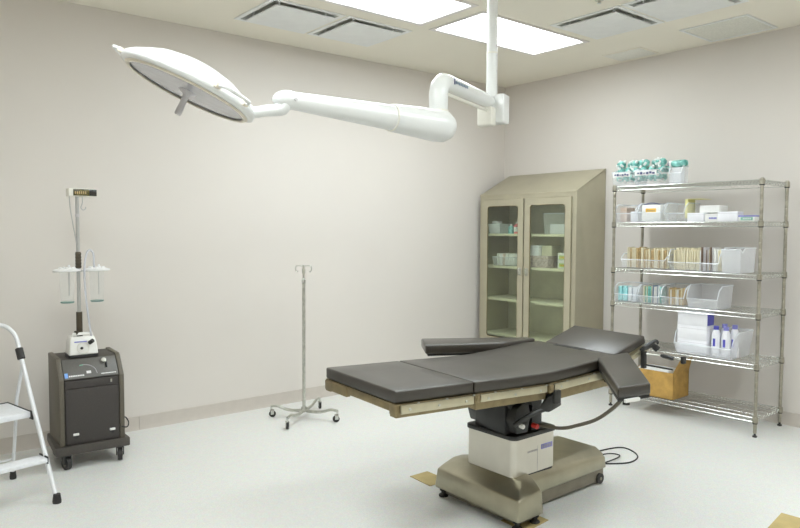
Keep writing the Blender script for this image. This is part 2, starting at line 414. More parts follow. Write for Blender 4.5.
# ------------------------------------------------------------------ stainless glass door cabinet
def cabinet():
    D, Wd = .45, 1.22
    t = thing('supply_cabinet', (0, -.08, 0), 0, 'tall stainless steel supply cabinet with sloped top and two glass doors', 'cabinet')
    # local: x 0 (wall) .. -D (front), y 0 .. -Wd
    zf, zb = 1.865, 2.09
    T = .018; g = .004
    c = MB()
    def side(y0, y1):
        poly = [(-D, .06), (-g, .06), (-g, zb), (-D+.012, zf), (-D, zf-.01)]
        c.hull([(x, y, z) for x, z in poly for y in (y0, y1)], .002)
    side(0, -T); side(-Wd, -Wd+T)
    c.hull([(-D, y, z) for y in (0, -Wd) for z in (zf-.014, zf)]+[(-D-.004, y, z) for y in (0, -Wd) for z in (zf-.014, zf)]+[(-g, y, z) for y in (0, -Wd) for z in (zb-.012, zb)], .002)
    # face frame
    c.box(-D, -D+.02, -.045, -T, .06, zf-.01).box(-D, -D+.02, -Wd+T, -Wd+.045, .06, zf-.01)
    c.box(-D, -D+.02, -Wd+.045, -.045, 1.815, zf-.01).box(-D, -D+.02, -Wd+.045, -.045, .06, .12)
    c.build('body', 'cabinet', t)
    b = MB().box(-.02, -g-.002, -Wd+T, -T, .06, zf).box(-D+.02, -.02, -Wd+T, -T, .06, .09)
    b.box(-D+.02, -.02, -.70, -.575, .09, zf-.02) if False else None
    b.build('back_panel', 'cabinet_in', t)
    for z in (.43, .80, 1.135, 1.465):
        MB().box(-D+.035, -.02, -Wd+T, -T, z-.026, z, .003).build('shelf', 'cabinet_in', t)
    for y0, y1, hy in ((-.05, -.600, -.565), (-.617, -1.172, -.652)):
        dr = MB()
        X = -D-.016
        # door as a frame with a rounded window: outer rect to inner rounded rect
        oy0, oy1, z0, z1 = min(y0, y1), max(y0, y1), .13, 1.812
        iy0, iy1, iz0, iz1 = oy0+.068, oy1-.068, .40, 1.745
        inner = rrect(iy0, iy1, iz0, iz1, .03, 5)
        n = len(inner)
        def outer_pt(p):
            cy, cz = (iy0+iy1)/2, (iz0+iz1)/2
            return p
        corners = [(oy1, z1), (oy0, z1), (oy0, z0), (oy1, z0)]
        for X_, flip in ((X, False), (X+.016, True)):
            vi = [dr.bm.verts.new((X_, a, b_)) for a, b_ in inner]
            vo = [dr.bm.verts.new((X_, a, b_)) for a, b_ in corners]
            per = n//4
            for q in range(4):
                arc = vi[q*per:(q+1)*per]
                for k in range(per-1): dr.bm.faces.new((vo[q], arc[k], arc[k+1]))
                nx = vi[((q+1)*per) % n]
                dr.bm.faces.new((vo[q], arc[-1], nx, vo[(q+1) % 4]))
            if not flip: fi, fo = vi, vo
        for k in range(n): dr.bm.faces.new((fi[k], fi[(k+1) % n], vi[(k+1) % n], vi[k]))
        for k in range(4): dr.bm.faces.new((fo[k], fo[(k+1) % 4], vo[(k+1) % 4], vo[k]))
        bmesh.ops.recalc_face_normals(dr.bm, faces=dr.bm.faces[:])
        d = dr.build('door', 'cabinet', t, smooth=20)
        MB().box(X+.006, X+.010, iy0-.01, iy1+.01, iz0-.01, iz1+.01).build('glass_pane', 'glass', d)
        gs = MB().tube([(X+.003, a, b_) for a, b_ in inner], .0035, 6, closed=True); gs.build('gasket', 'frame', d)
        MB().box(X-.005, X, hy-.017, hy+.017, 1.055, 1.13, .002).tube([(X, hy, 1.065), (X-.022, hy, 1.072), (X-.024, hy, 1.115), (X, hy, 1.122)], .005, 8, smooth=3).build('handle', 'chrome_dull', d)
    lg = MB()
    for x in (-D+.04, -.06):
        for y in (-.04, -Wd+.04):
            MB().lathe([(0, 0), (.022, 0), (.022, .008), (.012, .014), (.012, .06), (0, .06)], 14, Matrix.Translation((x, y, 0))).build('leg', 'chrome_dull', t)
cabinet()

def bottle(name, mt, x, y, z, r, h, label, cap='white_plastic', band=None, group=None):
    t = thing(name, (x, y, z), 0, label, 'bottle', group)
    MB().lathe([(0, 0), (r, 0), (r, h*.68), (r*.45, h*.82), (r*.4, h*.85), (0, h*.85)], 14).build('body', mt, t)
    MB().lathe([(0, h*.85), (r*.5, h*.85), (r*.5, h), (0, h)], 12).build('cap', cap, t)
    if band: MB().lathe([(r*1.01, h*.18), (r*1.02, h*.19), (r*1.02, h*.55), (r*1.01, h*.56)], 14).build('label_band', band, t)
    return t
def carton(name, x, y, z, dx, dy, dz, label, mt='paper_w', rz=0, cat='box', band=None, group=None, mark=None):
    """box with a lid seam and printed panel on the side facing -x; x,y centre, z bottom"""
    t = thing(name, (x, y, z), rz, label, cat, group)
    MB().box(-dx/2, dx/2, -dy/2, dy/2, 0, dz, .002).build('carton', mt, t)
    MB().box(-dx/2-.0006, dx/2+.0006, -dy*.5-.0006, dy*.5+.0006, dz*.80, dz*.812).build('flap_seam', 'grey_ink' if mt.startswith('paper') else 'tan_paper', t)
    if band: MB().box(-dx/2-.001, -dx/2, -dy*.36, dy*.36, dz*.2, dz*.7).build('print_panel', band, t)
    if mark:
        mk = MB()
        for k in range(5): mk.box(-dx/2-.0018, -dx/2-.001, -dy*.25+k*dy*.1, -dy*.25+k*dy*.1+dy*.07, dz*.35, dz*.55)
        mk.build('printed_marks', mark, t)
    return t

# contents of the cabinet (sz: shelf surface heights)
def tray(x, y, z, dx, dy, dz, label, mt='bin', cat='bin', group=None, name='clear_bin', taper=.92, parent=None):
    t = thing(name, (x, y, z), 0, label, cat, group)
    a, b = dx/2, dy/2; w_ = .003; m = MB()
    ao, bo = a*taper, b*taper
    lo = [(-ao, -bo, 0), (ao, -bo, 0), (ao, bo, 0), (-ao, bo, 0)]; hi = [(-a, -b, dz), (a, -b, dz), (a, b, dz), (-a, b, dz)]
    for k in range(4):
        p0, p1, q1, q0 = lo[k], lo[(k+1) % 4], hi[(k+1) % 4], hi[k]
        m.quad(p0, p1, q1, q0)
    m.quad(*lo[::-1])
    m.build('tub', mt, t, smooth=0)
    MB().tube([(-a, -b, dz), (a, -b, dz), (a, b, dz), (-a, b, dz)], .0035, 6, closed=True).build('rim', 'bin_rim', t)
    return t
sz = (.43, .80, 1.135, 1.465)
tray(-.33, -.24, sz[3], .16, .16, .10, 'clear bin on the top shelf of the cabinet behind the left door', mt='bin_frost')
carton('white_box', -.32, -.20, sz[3]+.005, .09, .06, .125, 'white box standing in the clear bin on the top cabinet shelf', 'paper')
bottle('pill_bottle', 'aqua', -.31, -.385, sz[3], .028, .10, 'pale blue bottle on the top cabinet shelf, beside a pink one')
bottle('pill_bottle', 'pink', -.33, -.485, sz[3], .034, .12, 'pink bottle with white cap on the top cabinet shelf, left door', band='paper')
bottle('pill_bottle', 'white_plastic', -.27, -.44, sz[3], .026, .14, 'slim white bottle standing behind the pink one in the cabinet')
t = tray(-.32, -.39, sz[2], .2, .32, .09, 'clear bin of packets on the second cabinet shelf, left door', mt='bin')
for k in range(11):
    o = MB().box(-.045, .045, -.007, .007, 0, .12, .003).build('sterile_packet', ['paper_w', 'tan_paper', 'paper', 'beige_card'][k % 4 if k < 5 else 0], None, loc=(-.33+random.uniform(-.02, .02), -.27-k*.024, sz[2]+.006))
    o.rotation_euler = (R(random.uniform(-4, 4)), R(random.uniform(-5, 5)), R(random.uniform(-4, 4)))
    tag(o, 'upright paper packet in the clear bin on the second cabinet shelf', 'packet', 'paper packets in the cabinet bin')
tray(-.27, -1.0, sz[3], .22, .28, .20, 'large clear bin on the top cabinet shelf behind the right door', mt='bin')
tag(MB().prism(rrect(-.07, .07, -.10, .10, .02), 0, .09, .01).build('wrapped_bundle', 'paper', None, loc=(-.27, -1.0, sz[3]+.004)), 'white bundle lying in the large clear bin behind the right door', 'bundle')
carton('printed_box', -.29, -.78, sz[2], .18, .28, .115, 'rose printed flat carton on the second cabinet shelf, right door', 'rose_card')
carton('glove_box', -.31, -.745, sz[2]+.1155, .13, .12, .10, 'small grey white box on top of the rose carton in the cabinet', 'paper')
carton('glove_box', -.27, -.875, sz[2]+.1155, .14, .12, .10, 'dull beige box on the rose carton, right of the white one', 'cabinet_in')
carton('glove_box', -.32, -1.10, sz[2], .12, .12, .075, 'lower white box with yellow and green label, right cabinet door', 'paper_w', band='lime', mark='orange')
carton('glove_box', -.32, -1.10, sz[2]+.0755, .12, .12, .075, 'upper white box with yellow and orange label, right cabinet door', 'paper_w', band='lime', mark='orange')

# ------------------------------------------------------------------ wire shelving
PX0, PX1, PY0, PY1 = -.556, -.098, -2.958, -1.772
RACK_C = Vector((-.326, -2.363, 0)); RACK_A = R(1.8)
SHELF_Z = (.142, .530, .900, 1.185, 1.570, 1.872)
def rack():
    t = thing('wire_shelving', ((PX0+PX1)/2, (PY0+PY1)/2, 0), 0, 'chrome wire shelving unit with six shelves against the right wall', 'shelving')
    hx, hy = (PX1-PX0)/2, (PY1-PY0)/2
    for sx in (-1, 1):
        for sy in (-1, 1):
            mx = Matrix.Translation((sx*hx, sy*hy, 0))
            prof = [(0, .028), (.0125, .028)]
            z = .05
            while z < 1.875:
                prof += [(.0125, z-.0015), (.0118, z), (.0125, z+.0015)]; z += .0508
            prof += [(.0125, 1.878), (.011, 1.884), (0, 1.885)]
            p = MB().lathe(prof, 12, mx).build('post', 'post', t)
            MB().lathe([(0, 0), (.016, 0), (.018, .006), (.014, .012), (.008, .014), (.008, .03), (0, .03)], 12, mx).build('foot', 'rubber', p)
    for z in SHELF_Z:
        s = MB()
        # top and bottom edge wires with the truss zigzag between them
        for zz, rr in ((z-.004, .0032), (z-.034, .0032)):
            s.tube([(-hx, -hy, zz), (hx, -hy, zz), (hx, hy, zz), (-hx, hy, zz)], rr, 6, closed=True)
        for a, b_ in (((-hx, -hy), (-hx, hy)), ((hx, -hy), (hx, hy)), ((-hx, -hy), (hx, -hy)), ((-hx, hy), (hx, hy))):
            L = math.hypot(b_[0]-a[0], b_[1]-a[1]); n = int(L/.026); pts = []
            for k in range(n+1):
                f = .02+.96*k/n; pts.append((a[0]+(b_[0]-a[0])*f, a[1]+(b_[1]-a[1])*f, z-.004-(.030 if k % 2 else 0)))
            s.tube(pts, .0024, 5)
        y = -hy+.02
        while y < hy-.01:
            s.tube([(-hx, y, z-.002), (hx, y, z-.002)], .0022, 5); y += .0254
        for x in (-hx*.5, 0, hx*.5): s.tube([(x, -hy, z-.0065), (x, hy, z-.0065)], .0028, 6)
        sh = s.build('shelf', 'chrome', t)
        for sx in (-1, 1):
            for sy in (-1, 1):
                mx = Matrix.Translation((sx*hx, sy*hy, z))
                MB().lathe([(.0128, -.036), (.0205, -.036), (.0185, .004), (.0128, .006)], 14, mx).build('corner_collar', 'post', sh)
                MB().lathe([(.0128, -.044), (.0175, -.044), (.0185, -.036), (.0128, -.035)], 14, mx).build('collar_sleeve', 'black', sh)
rack()
_before = set(bpy.data.objects)

def shelf_bin(y, z, dy, dx, h, label, mt='bin', cut=.55, x=None, marks=None, group='clear plastic bins on the wire shelves'):
    """open fronted stacking bin, front towards -x"""
    if x is None: x = PX0+.012+dx/2
    t = thing('storage_bin', (x, y, z), 0, label, 'bin', group)
    a, b = dx/2, dy/2; m = MB(); k_ = .90
    for s_ in (-1, 1):
        yo, yi = s_*b, s_*b*k_
        # side wall with sloping front
        m.bm.faces.new([m.bm.verts.new(p) for p in ((-a*.86, yi, 0), (a*.95, yi, 0), (a, yo, h), (-a*.45, yo, h), (-a*.78, s_*b*.97, h*.82), (-a, s_*b*.95, h*cut))])
    m.quad((-a*.86, -b*k_, 0), (-a*.86, b*k_, 0), (-a, b*.95, h*cut), (-a, -b*.95, h*cut))
    m.quad((a*.95, -b*k_, 0), (a*.95, b*k_, 0), (a, b, h), (a, -b, h))
    m.quad((-a*.86, -b*k_, 0), (a*.95, -b*k_, 0), (a*.95, b*k_, 0), (-a*.86, b*k_, 0))
    m.build('tub', mt, t, smooth=0)
    rim = []
    for s_ in (-1, 1):
        seg = [(-a, s_*b*.95, h*cut), (-a*.78, s_*b*.97, h*.82), (-a*.45, s_*b, h), (a, s_*b, h)]
        rim += seg if s_ < 0 else seg[::-1]
    MB().tube(rim, .0045, 6, closed=True).build('rim', 'bin_rim', t)
    if marks:
        lb = MB().quad((-a*.985-.002, -b*.86, h*cut*.66), (-a*.985-.002, b*.86, h*cut*.66), (-a-.003, b*.86, h*cut*.98), (-a-.003, -b*.86, h*cut*.98))
        q = lb.build('label_strip', marks[0], t, smooth=0)
        mk = MB()
        n = 6
        for k in range(n):
            y0 = -b*.72+k*b*1.44/n
            mk.box(-a-.006, -a-.0045, y0, y0+b*.17, h*cut*(.74+.04*(k % 2)), h*cut*(.84+.03*((k*2) % 3)))
        mk.build('printed_marks', marks[1], t)
    return t
Z1, Z2, Z3, Z4, Z5 = 1.8725, 1.5705, 1.1855, .9005, .5305
# ---- top shelf
shelf_bin(-1.825, Z1, .19, .26, .135, 'clear bin of teal bulbs at the left end of the top shelf', cut=.86, marks=('paper_w', 'navy'))
shelf_bin(-2.045, Z1, .225, .26, .14, 'clear bin of teal bulbs in the middle of the top shelf trio', cut=.86, marks=('paper_w', 'navy'))
shelf_bin(-2.295, Z1, .105, .12, .14, 'clear bin holding a single teal capped roll on the top shelf', cut=.6)
bulbs = []
for k in range(34):
    side = k % 2
    cy = -1.825 if side == 0 else -2.045
    row = k//2
    wy = .075 if side == 0 else .09
    if row < 6: px, py, pz = -.42+.085*(row//3)-.045, cy+(row % 3-1)*wy*.8, .085
    elif row < 12: r_ = row-6; px, py, pz = -.44+.085*(r_//3), cy+(r_ % 3-1)*wy*.9, .150
    else: r_ = row-12; px, py, pz = -.44+.03*(r_ % 3), cy+(r_-2)*wy*.55+.01, .205
    b = bmesh.new(); bmesh.ops.create_icosphere(b, subdivisions=2, radius=.033)
    for v in b.verts: v.co *= 1+random.uniform(-.07, .07); v.co.z *= .9
    m = MB(); m._add(b)
    o = m.build('teal_bulb', 'teal', None, loc=(px+random.uniform(-.008, .008), py, Z1+pz-.015))
    MB().lathe([(.012, .022), (.014, .03), (.008, .042), (0, .044)], 10).build('neck', 'paper_w', o)
    MB().box(-.034, -.026, -.016, .016, -.012, .008, .002).build('wrapper_label', 'paper_w', o)
    o.rotation_euler = (random.uniform(-.9, .9), random.uniform(-1.1, .1), random.uniform(-.8, .8))
    tag(o, 'teal bulb wrapped in clear film heaped in %s' % ('the leftmost top shelf bin' if side == 0 else 'the second top shelf bin from the left'), 'bulb',
        'teal bulbs heaped in the %s' % ('leftmost top shelf bin' if side == 0 else 'second top shelf bin'))
t = thing('capped_roll', (-.48, -2.295, Z1+.162), 0, 'teal rounded roll with dark end band lying across a clear bin', 'roll')
MB().tube([(0, .055, 0), (0, .045, 0), (0, -.05, 0), (0, -.066, 0), (0, -.074, 0)], [.022, .027, .029, .022, .006], 14).build('body', 'teal', t)
MB().tube([(0, .056, 0), (0, .074, 0)], .026, 14).build('end_band', 'paper_w', t)
MB().tube([(0, .0745, 0), (0, .088, 0)], .016, 12).build('tip', 'navy', t)
tag(MB().box(-.035, .03, -.036, .036, 0, .125, .01).build('folded_pouch', 'bin_frost', None, loc=(-.48, -2.295, Z1+.006)), 'frosted pouch standing inside the bin under the teal roll', 'pouch')
# ---- second shelf
shelf_bin(-1.86, Z2, .20, .26, .15, 'clear bin with beige and grey packs at the left of the second shelf', cut=.5)
carton('supply_pack', -.41, -1.81, Z2+.006, .13, .06, .12, 'beige card pack standing at the left in the first second-shelf bin', 'beige_card')
carton('supply_pack', -.40, -1.90, Z2+.006, .11, .07, .085, 'grey white pack beside the beige card pack in the bin', 'paper')
shelf_bin(-2.085, Z2, .225, .26, .155, 'clear bin with a white pack and orange label on the second shelf', cut=.5)
t = thing('labelled_pack', (-.45, -2.085, Z2+.006), 0, 'white pack with an orange label standing in a clear bin', 'pack')
MB().prism(rrect(-.07, .07, -.085, .085, .015), 0, .135, .006).build('pack_body', 'paper_w', t)
MB().box(-.0715, -.0705, -.045, .045, .07, .105).build('orange_label', 'orange', t)
mk = MB()
for k in range(6): mk.box(-.0728, -.0716, -.035+k*.012, -.027+k*.012, .08, .095)
mk.build('printed_marks', 'tan_paper', t)
MB().tube([(-.05, -.07, .137), (-.06, 0, .15), (-.05, .07, .137)], .004, 6, smooth=4).build('edge_band', 'navy', t)
shelf_bin(-2.295, Z2, .17, .26, .15, 'clear empty looking bin left of the yellow folder on the second shelf', cut=.45)
t = thing('card_folder', (-.45, -2.36, Z2+.03), R(3), 'pale yellow bent card standing over the white boxes on second shelf', 'folder')
MB().box(0, .14, -.0, .022, 0, .15, .001).build('front_leaf', 'yellow', t)
MB().prism([(0, 0), (.17, 0), (.17, -.115), (.02, -.10)], .150, .153).build('top_leaf', 'yellow', t)
carton('small_carton', -.46, -2.455, Z2, .11, .13, .07, 'white small carton just right of the yellow folder', 'paper')
carton('small_carton', -.40, -2.545, Z2+.0705, .15, .15, .055, 'white carton lying on top of other white cartons, second shelf', 'paper_w')
carton('small_carton', -.47, -2.592, Z2, .10, .12, .06, 'white carton with a small blue mark on the second shelf', 'paper_w', mark='blue')
carton('small_carton', -.35, -2.50, Z2, .12, .19, .07, 'white carton supporting the one on top, at the back of second shelf', 'paper_w')
carton('small_carton', -.47, -2.705, Z2, .11, .145, .075, 'plain white carton alone between other boxes on the second shelf', 'paper')
t = carton('flat_carton', -.47, -2.845, Z2, .11, .12, .045, 'flat carton with blue and green print at the right of second shelf', 'paper_w', band='green_ink', mark='white_ink')
MB().box(-.0565, .056, -.0606, .0606, .034, .0455, .001).build('blue_lid', 'blue_label', t)
# ---- third shelf : two bins of paper packets and an empty one
shelf_bin(-2.03, Z3, .41, .24, .12, 'wide clear bin of tan paper packets on the third shelf', cut=.62)
shelf_bin(-2.455, Z3, .42, .24, .165, 'wide clear bin of cream paper packets in the middle of third shelf', cut=.40)
shelf_bin(-2.745, Z3, .15, .26, .185, 'narrow frosted empty bin at the right on the third shelf', mt='bin_frost', cut=.95)
def packets(y0, y1, n, z, h, mats, label, group, x=-.43, wid=.11, th=.0068):
    for k in range(n):
        y = y0+(y1-y0)*(k+.5)/n
        mm = mats(k, n)
        m = MB().prism([(-wid/2, -th/2), (0, -th*.7), (wid/2, -th/2), (wid/2, th/2), (0, th*.7), (-wid/2, th/2)], 0, h*random.uniform(.88, 1.05), .001)
        o = m.build('paper_packet', mm, None, loc=(x+random.uniform(-.012, .012), y, z+.006))
        o.rotation_euler = (R(random.uniform(-1.2, 1.2)), 0, R(random.uniform(-1.5, 1.5)))
        tag(o, label, 'packet', group)
random.seed(11)
packets(-1.85, -2.22, 32, Z3, .165, lambda k, n: random.choice(['tan_paper', 'cream_paper', 'tan_paper', 'cream_paper', 'cream_paper']), 'tan or cream paper packet filed upright in the left third-shelf bin', 'paper packets in the left third shelf bin')
packets(-2.275, -2.645, 32, Z3, .175, lambda k, n: 'cream_paper' if k < 18 else random.choice(['brown_paper', 'paper_w', 'grey_handle', 'cream_paper']), 'paper packet filed upright in the middle third-shelf bin', 'paper packets in the middle third shelf bin')
# ---- fourth shelf
shelf_bin(-1.875, Z4, .21, .26, .15, 'clear bin of pale aqua packs at the left of the fourth shelf', cut=.42)
shelf_bin(-2.09, Z4, .20, .26, .15, 'clear bin of teal edged packets second along the fourth shelf', cut=.42)
shelf_bin(-2.295, Z4, .20, .26, .165, 'clear bin holding a few cream packets on the fourth shelf', cut=.42)
shelf_bin(-2.535, Z4, .25, .26, .175, 'empty frosted bin at the right end of the fourth shelf row', mt='bin_frost', cut=.42)
for k in range(4):
    o = MB().prism(rrect(-.05, .05, -.019, .019, .008), 0, .12, .008).build('aqua_pack', 'aqua' if k in (0, 1) else 'bin_rim', None, loc=(-.44, -1.80-k*.046, Z4+.006))
    tag(o, 'soft %s pack standing in the leftmost fourth-shelf bin' % ('aqua blue' if k in (0, 1) else 'pale clear'), 'pack', 'soft packs in the leftmost fourth shelf bin')
packets(-2.01, -2.17, 12, Z4, .14, lambda k, n: random.choice(['teal', 'paper_w', 'cream_paper', 'slate']), 'teal, white or cream packet upright in the second fourth-shelf bin', 'packets in the second fourth shelf bin')
packets(-2.23, -2.36, 9, Z4, .135, lambda k, n: random.choice(['cream_paper', 'paper_w', 'cream_paper', 'tan_paper']), 'cream or white packet upright in the third fourth-shelf bin', 'packets in the third fourth shelf bin')
# ---- fifth shelf: big bin, three long white boxes, blue capped bottles
shelf_bin(-2.545, Z5, .47, .36, .20, 'large clear bin holding white boxes and bottles on the fifth shelf', mt='bin_frost', cut=.42, x=PX0+.19)
for k, lb in enumerate(('bottom long white glove box in the large clear bin', 'middle long white glove box of the stack of three', 'topmost long white glove box of the stack of three')):
    carton('glove_box', -.465, -2.455, Z5+.007+k*.111, .12, .235, .1105, lb, 'paper', group='long white glove boxes on the fifth shelf')
tag(MB().box(-.052, .052, -.0012, .0012, 0, .09).build('blue_end_label', 'blue', bpy.data.objects['glove_box.006'] if 'glove_box.006' in bpy.data.objects else None, loc=(0, -.119, .01)), None)
for k in range(4):
    bx, by = -.475+.062*(k % 2), -2.622-k*.038
    t = thing('spray_bottle', (bx, by, Z5+.007), 0, ['white bottle with blue mark standing right against the glove boxes', 'white blue-topped bottle second from the glove boxes', 'white blue-topped bottle third from the glove boxes', 'white blue-topped bottle farthest from the glove boxes in the bin'][k], 'bottle', 'blue capped white bottles in the large bin')
    hh = .235+.012*(k % 2)
    MB().lathe([(0, 0), (.030, 0), (.032, .01), (.032, hh*.68), (.024, hh*.84), (.012, hh*.9), (0, hh*.9)], 16).build('body', 'paper', t)
    MB().lathe([(0, hh*.9), (.020, hh*.88), (.019, hh), (0, hh)], 14).build('cap', 'blue_label' if k else 'blue', t)
    MB().box(-.0335, -.031, -.009, .009, .08, .14, .001).build('label_mark', 'blue', t)
# ---- bottom shelf : cardboard box
def cardbox():
    z = SHELF_Z[0]+.0008
    t = thing('cardboard_box', (-.40, -2.14, z), 0, 'open tan cardboard box on the bottom wire shelf behind the arm board', 'box')
    a, b, h, th = .13, .175, .215, .004
    m = MB().box(-a, a, -b, b, 0, th).box(-a, -a+th, -b, b, 0, h).box(a-th, a, -b, b, 0, h).box(-a, a, -b, -b+th, 0, h).box(-a, a, b-th, b, 0, h)
    m.build('box_body', 'cardboard', t)
    MB().hull([(-a, -b, h), (a, -b, h), (-a+.004, -b, h), (-a+.02, -b-.045, h+.115), (a-.01, -b-.03, h+.115), (-a+.02, -b-.049, h+.115), (a-.01, -b-.034, h+.115), (-a, -b+th, h), (a, -b+th, h)]).build('flap', 'cardboard', t)
    o = MB().box(-.10, .09, -.14, .14, 0, .05, .02, 3).build('white_bag', 'paper_w', None, loc=(-.40, -2.12, z+.175))
    tag(MB().box(-.09, .09, -.14, .14, 0, .165, .01).build('wrapped_pack', 'paper_w', None, loc=(-.40, -2.12, z+.0045)), 'white pack filling the lower part of the cardboard box', 'pack')
    tag(o, 'crumpled white bag showing above the rim of the cardboard box', 'bag')
cardbox()
# the whole unit and what it carries stands slightly turned against the wall
_rm = Matrix.Translation(RACK_C) @ Matrix.Rotation(RACK_A, 4, 'Z') @ Matrix.Translation(-RACK_C)
for o in [bpy.data.objects['wire_shelving']]+[o for o in bpy.data.objects if o not in _before and o.parent is None]:
    o.location = _rm @ o.location; o.rotation_euler.z += RACK_A

# ------------------------------------------------------------------ surgical table
TA = R(-4.4)
TL = Vector((-3.793, -2.56, 0))
def table():
    t = thing('surgical_table', (0, 0, 0), 0, 'operating table with black pads, steel side rails and wide stainless base', 'surgical table')
    t.location = TL; t.rotation_euler = (0, 0, TA)
    # padded top, pieced along the table (x) ; profile of the top surface
    prof = [(0, .800), (.446, .787), (.70, .778), (.95, .773), (1.15, .785), (1.32, .799), (1.60, .802)]
    def zt(x):
        for (a, za), (b, zb_) in zip(prof, prof[1:]):
            if x <= b: return za+(zb_-za)*(x-a)/(b-a)
        return prof[-1][1]
    def pad(name, x0, x1, hw, th, n=8, notch=None):
        b = bmesh.new()
        xs = [x0+(x1-x0)*k/n for k in range(n+1)]
        ys = [-hw, -hw*.5, 0, hw*.5, hw]
        G = {}
        for i, x in enumerate(xs):
            for j, y in enumerate(ys):
                wv = .0015*math.sin(x*23+y*9)*(1 if 0 < j < 4 and 0 < i < n else 0)
                G[i, j, 1] = b.verts.new((x, y, zt(x)+wv)); G[i, j, 0] = b.verts.new((x, y, zt(x)-th))
        for i in range(n):
            for j in range(4):
                b.faces.new((G[i, j, 1], G[i+1, j, 1], G[i+1, j+1, 1], G[i, j+1, 1]))
                b.faces.new((G[i, j, 0], G[i, j+1, 0], G[i+1, j+1, 0], G[i+1, j, 0]))
        for i in range(n):
            b.faces.new((G[i, 0, 0], G[i+1, 0, 0], G[i+1, 0, 1], G[i, 0, 1])); b.faces.new((G[i, 4, 1], G[i+1, 4, 1], G[i+1, 4, 0], G[i, 4, 0]))
        for j in range(4):
            b.faces.new((G[0, j, 0], G[0, j, 1], G[0, j+1, 1], G[0, j+1, 0])); b.faces.new((G[n, j, 0], G[n, j+1, 0], G[n, j+1, 1], G[n, j, 1]))
        bmesh.ops.recalc_face_normals(b, faces=b.faces[:])
        sharp = [e for e in b.edges if e.calc_face_angle(0) > .6]
        bmesh.ops.bevel(b, geom=sharp, offset=.008, segments=3, affect='EDGES', profile=.5)
        m = MB(); m._add(b)
        return m.build(name, 'pad', t, smooth=50)
    pad('leg_pad', 0, .444, .315, .055, 4)
    pad('body_pad', .450, 1.525, .315, .057, 14)
    # head section, tilted up
    L = .275; tilt = math.atan2(.078, .25)
    hm = Matrix.Translation((1.535, -.005, .800)) @ Matrix.Rotation(-tilt, 4, 'Y')
    MB().box(-.01, L, -.265, .265, 0, .05, .010, 3, mx=hm @ Matrix.Translation((0, 0, -.045))).build('head_pad', 'pad', t, smooth=50)
    MB().box(.0, L-.01, -.245, .245, -.0, .03, .003, mx=hm @ Matrix.Translation((0, 0, -.085))).build('head_frame', 'rail', t)
    MB().box(.0, L+.02, -.272, -.262, 0, .028, .002, mx=hm @ Matrix.Translation((0, 0, -.09))).box(.0, L+.02, .262, .272, 0, .028, .002, mx=hm @ Matrix.Translation((0, 0, -.09))).build('head_rail', 'rail', t)
    MB().box(1.478, 1.60, -.060, .150, .735, .8035, .003).build('head_gap_shade', 'black', t)  # shadow gap before the head pad, put in as a black block
    # black posts joining head and back frames
    MB().box(1.52, 1.66, -.20, -.17, .70, .735, .003).box(1.52, 1.66, .17, .20, .70, .735, .003).build('head_joint', 'black_metal', t)
    kb = MB().tube([(1.76, -.27, .80), (1.78, -.30, .83), (1.83, -.32, .86), (1.86, -.315, .84)], [.012, .014, .009, .007], 10, smooth=4)
    kb.tube([(1.78, -.28, .81), (1.85, -.28, .825), (1.88, -.30, .80)], [.011, .016, .020], 10, smooth=4)
    kb.build('head_clamp', 'black', t)
    MB().box(1.752, 1.780, -.300, -.276, .700, .800, .003).build('accessory_post', 'black_metal', t)
    MB().tube([(1.765, -.295, .722), (1.770, -.475, .722)], .005, 8).build('accessory_bar', 'black_metal', t)
    lv = MB().tube([(1.775, -.295, .785), (1.82, -.366, .780), (1.787, -.47, .780), (1.800, -.515, .780)], [.005, .005, .004, .004], 8).build('lever', 'chrome_dull', t)
    MB().tube([(1.820, -.366, .780), (1.812, -.392, .780), (1.792, -.455, .780), (1.787, -.470, .780)], [.008, .012, .012, .008], 10).build('lever_grip', 'black', lv)
    MB().box(1.785, 1.815, -.530, -.510, .760, .800, .004).build('lever_clip', 'black', lv)
    # frames and side rails
    def seg(x0, x1, f, rh=.040, drop=.058, fdrop=.10, name='frame_section'):
        fr = MB()
        for s_ in (-1, 1):
            y0, y1 = sorted((s_*.318, s_*.270))
            fr.hull([(x, y, zt(x)-d) for x in (x0, x1) for y in (y0, y1) for d in (.0585, f)], .003)
        for x in (x0, x1-.03): fr.hull([(xx, y, zt(xx)-d) for xx in (x, x+.03) for y in (-.28, .28) for d in (.062, .062+(f-.062)*.6)], .002)
        fr.hull([(x, y, zt(x)-d) for x in (x0, x1) for y in (-.31, .31) for d in (.0585, .066)])
        ff = fr.build(name, 'frame', t)
        for s_ in (-1, 1):
            y0, y1 = sorted((s_*.328, s_*.340))
            rl = MB().hull([(x, y, zt(x)-d) for x in (x0+.015, x1-.012) for y in (y0, y1) for d in (.060, .060+rh)], .002)
            ro = rl.build('side_rail', 'rail', ff)
            st = MB()
            n = 3
            for k in range(n):
                x = x0+.06+(x1-x0-.12)*k/(n-1)
                st.tube([(x, s_*.317, zt(x)-.079), (x, s_*.330, zt(x)-.079)], .011, 10)
                st.lathe([(0, .004), (.006, .004), (.007, 0)], 10, mx=Matrix.Translation((x, s_*.3402, zt(x)-.079)) @ Matrix.Rotation(s_*-PI/2, 4, 'X'))
                st.lathe([(0, .006), (.006, .004), (.007, 0)], 10, mx=Matrix.Translation((x+.05, s_*.334, zt(x)-.0605)))
            st.build('rail_spacer', 'chrome_dull', ro)
    seg(.0, .44, .118, rh=.038)
    seg(.455, .925, .135, rh=.034)
    seg(.955, 1.50, .150, rh=.036)
    # corner blocks at the foot end
    MB().box(-.004, .03, -.325, -.27, .692, .742, .004).build('foot_end_bracket', 'frame', t)
    MB().box(-.006, .02, .10, .315, .690, .738, .004).build('foot_end_bracket', 'frame', t)
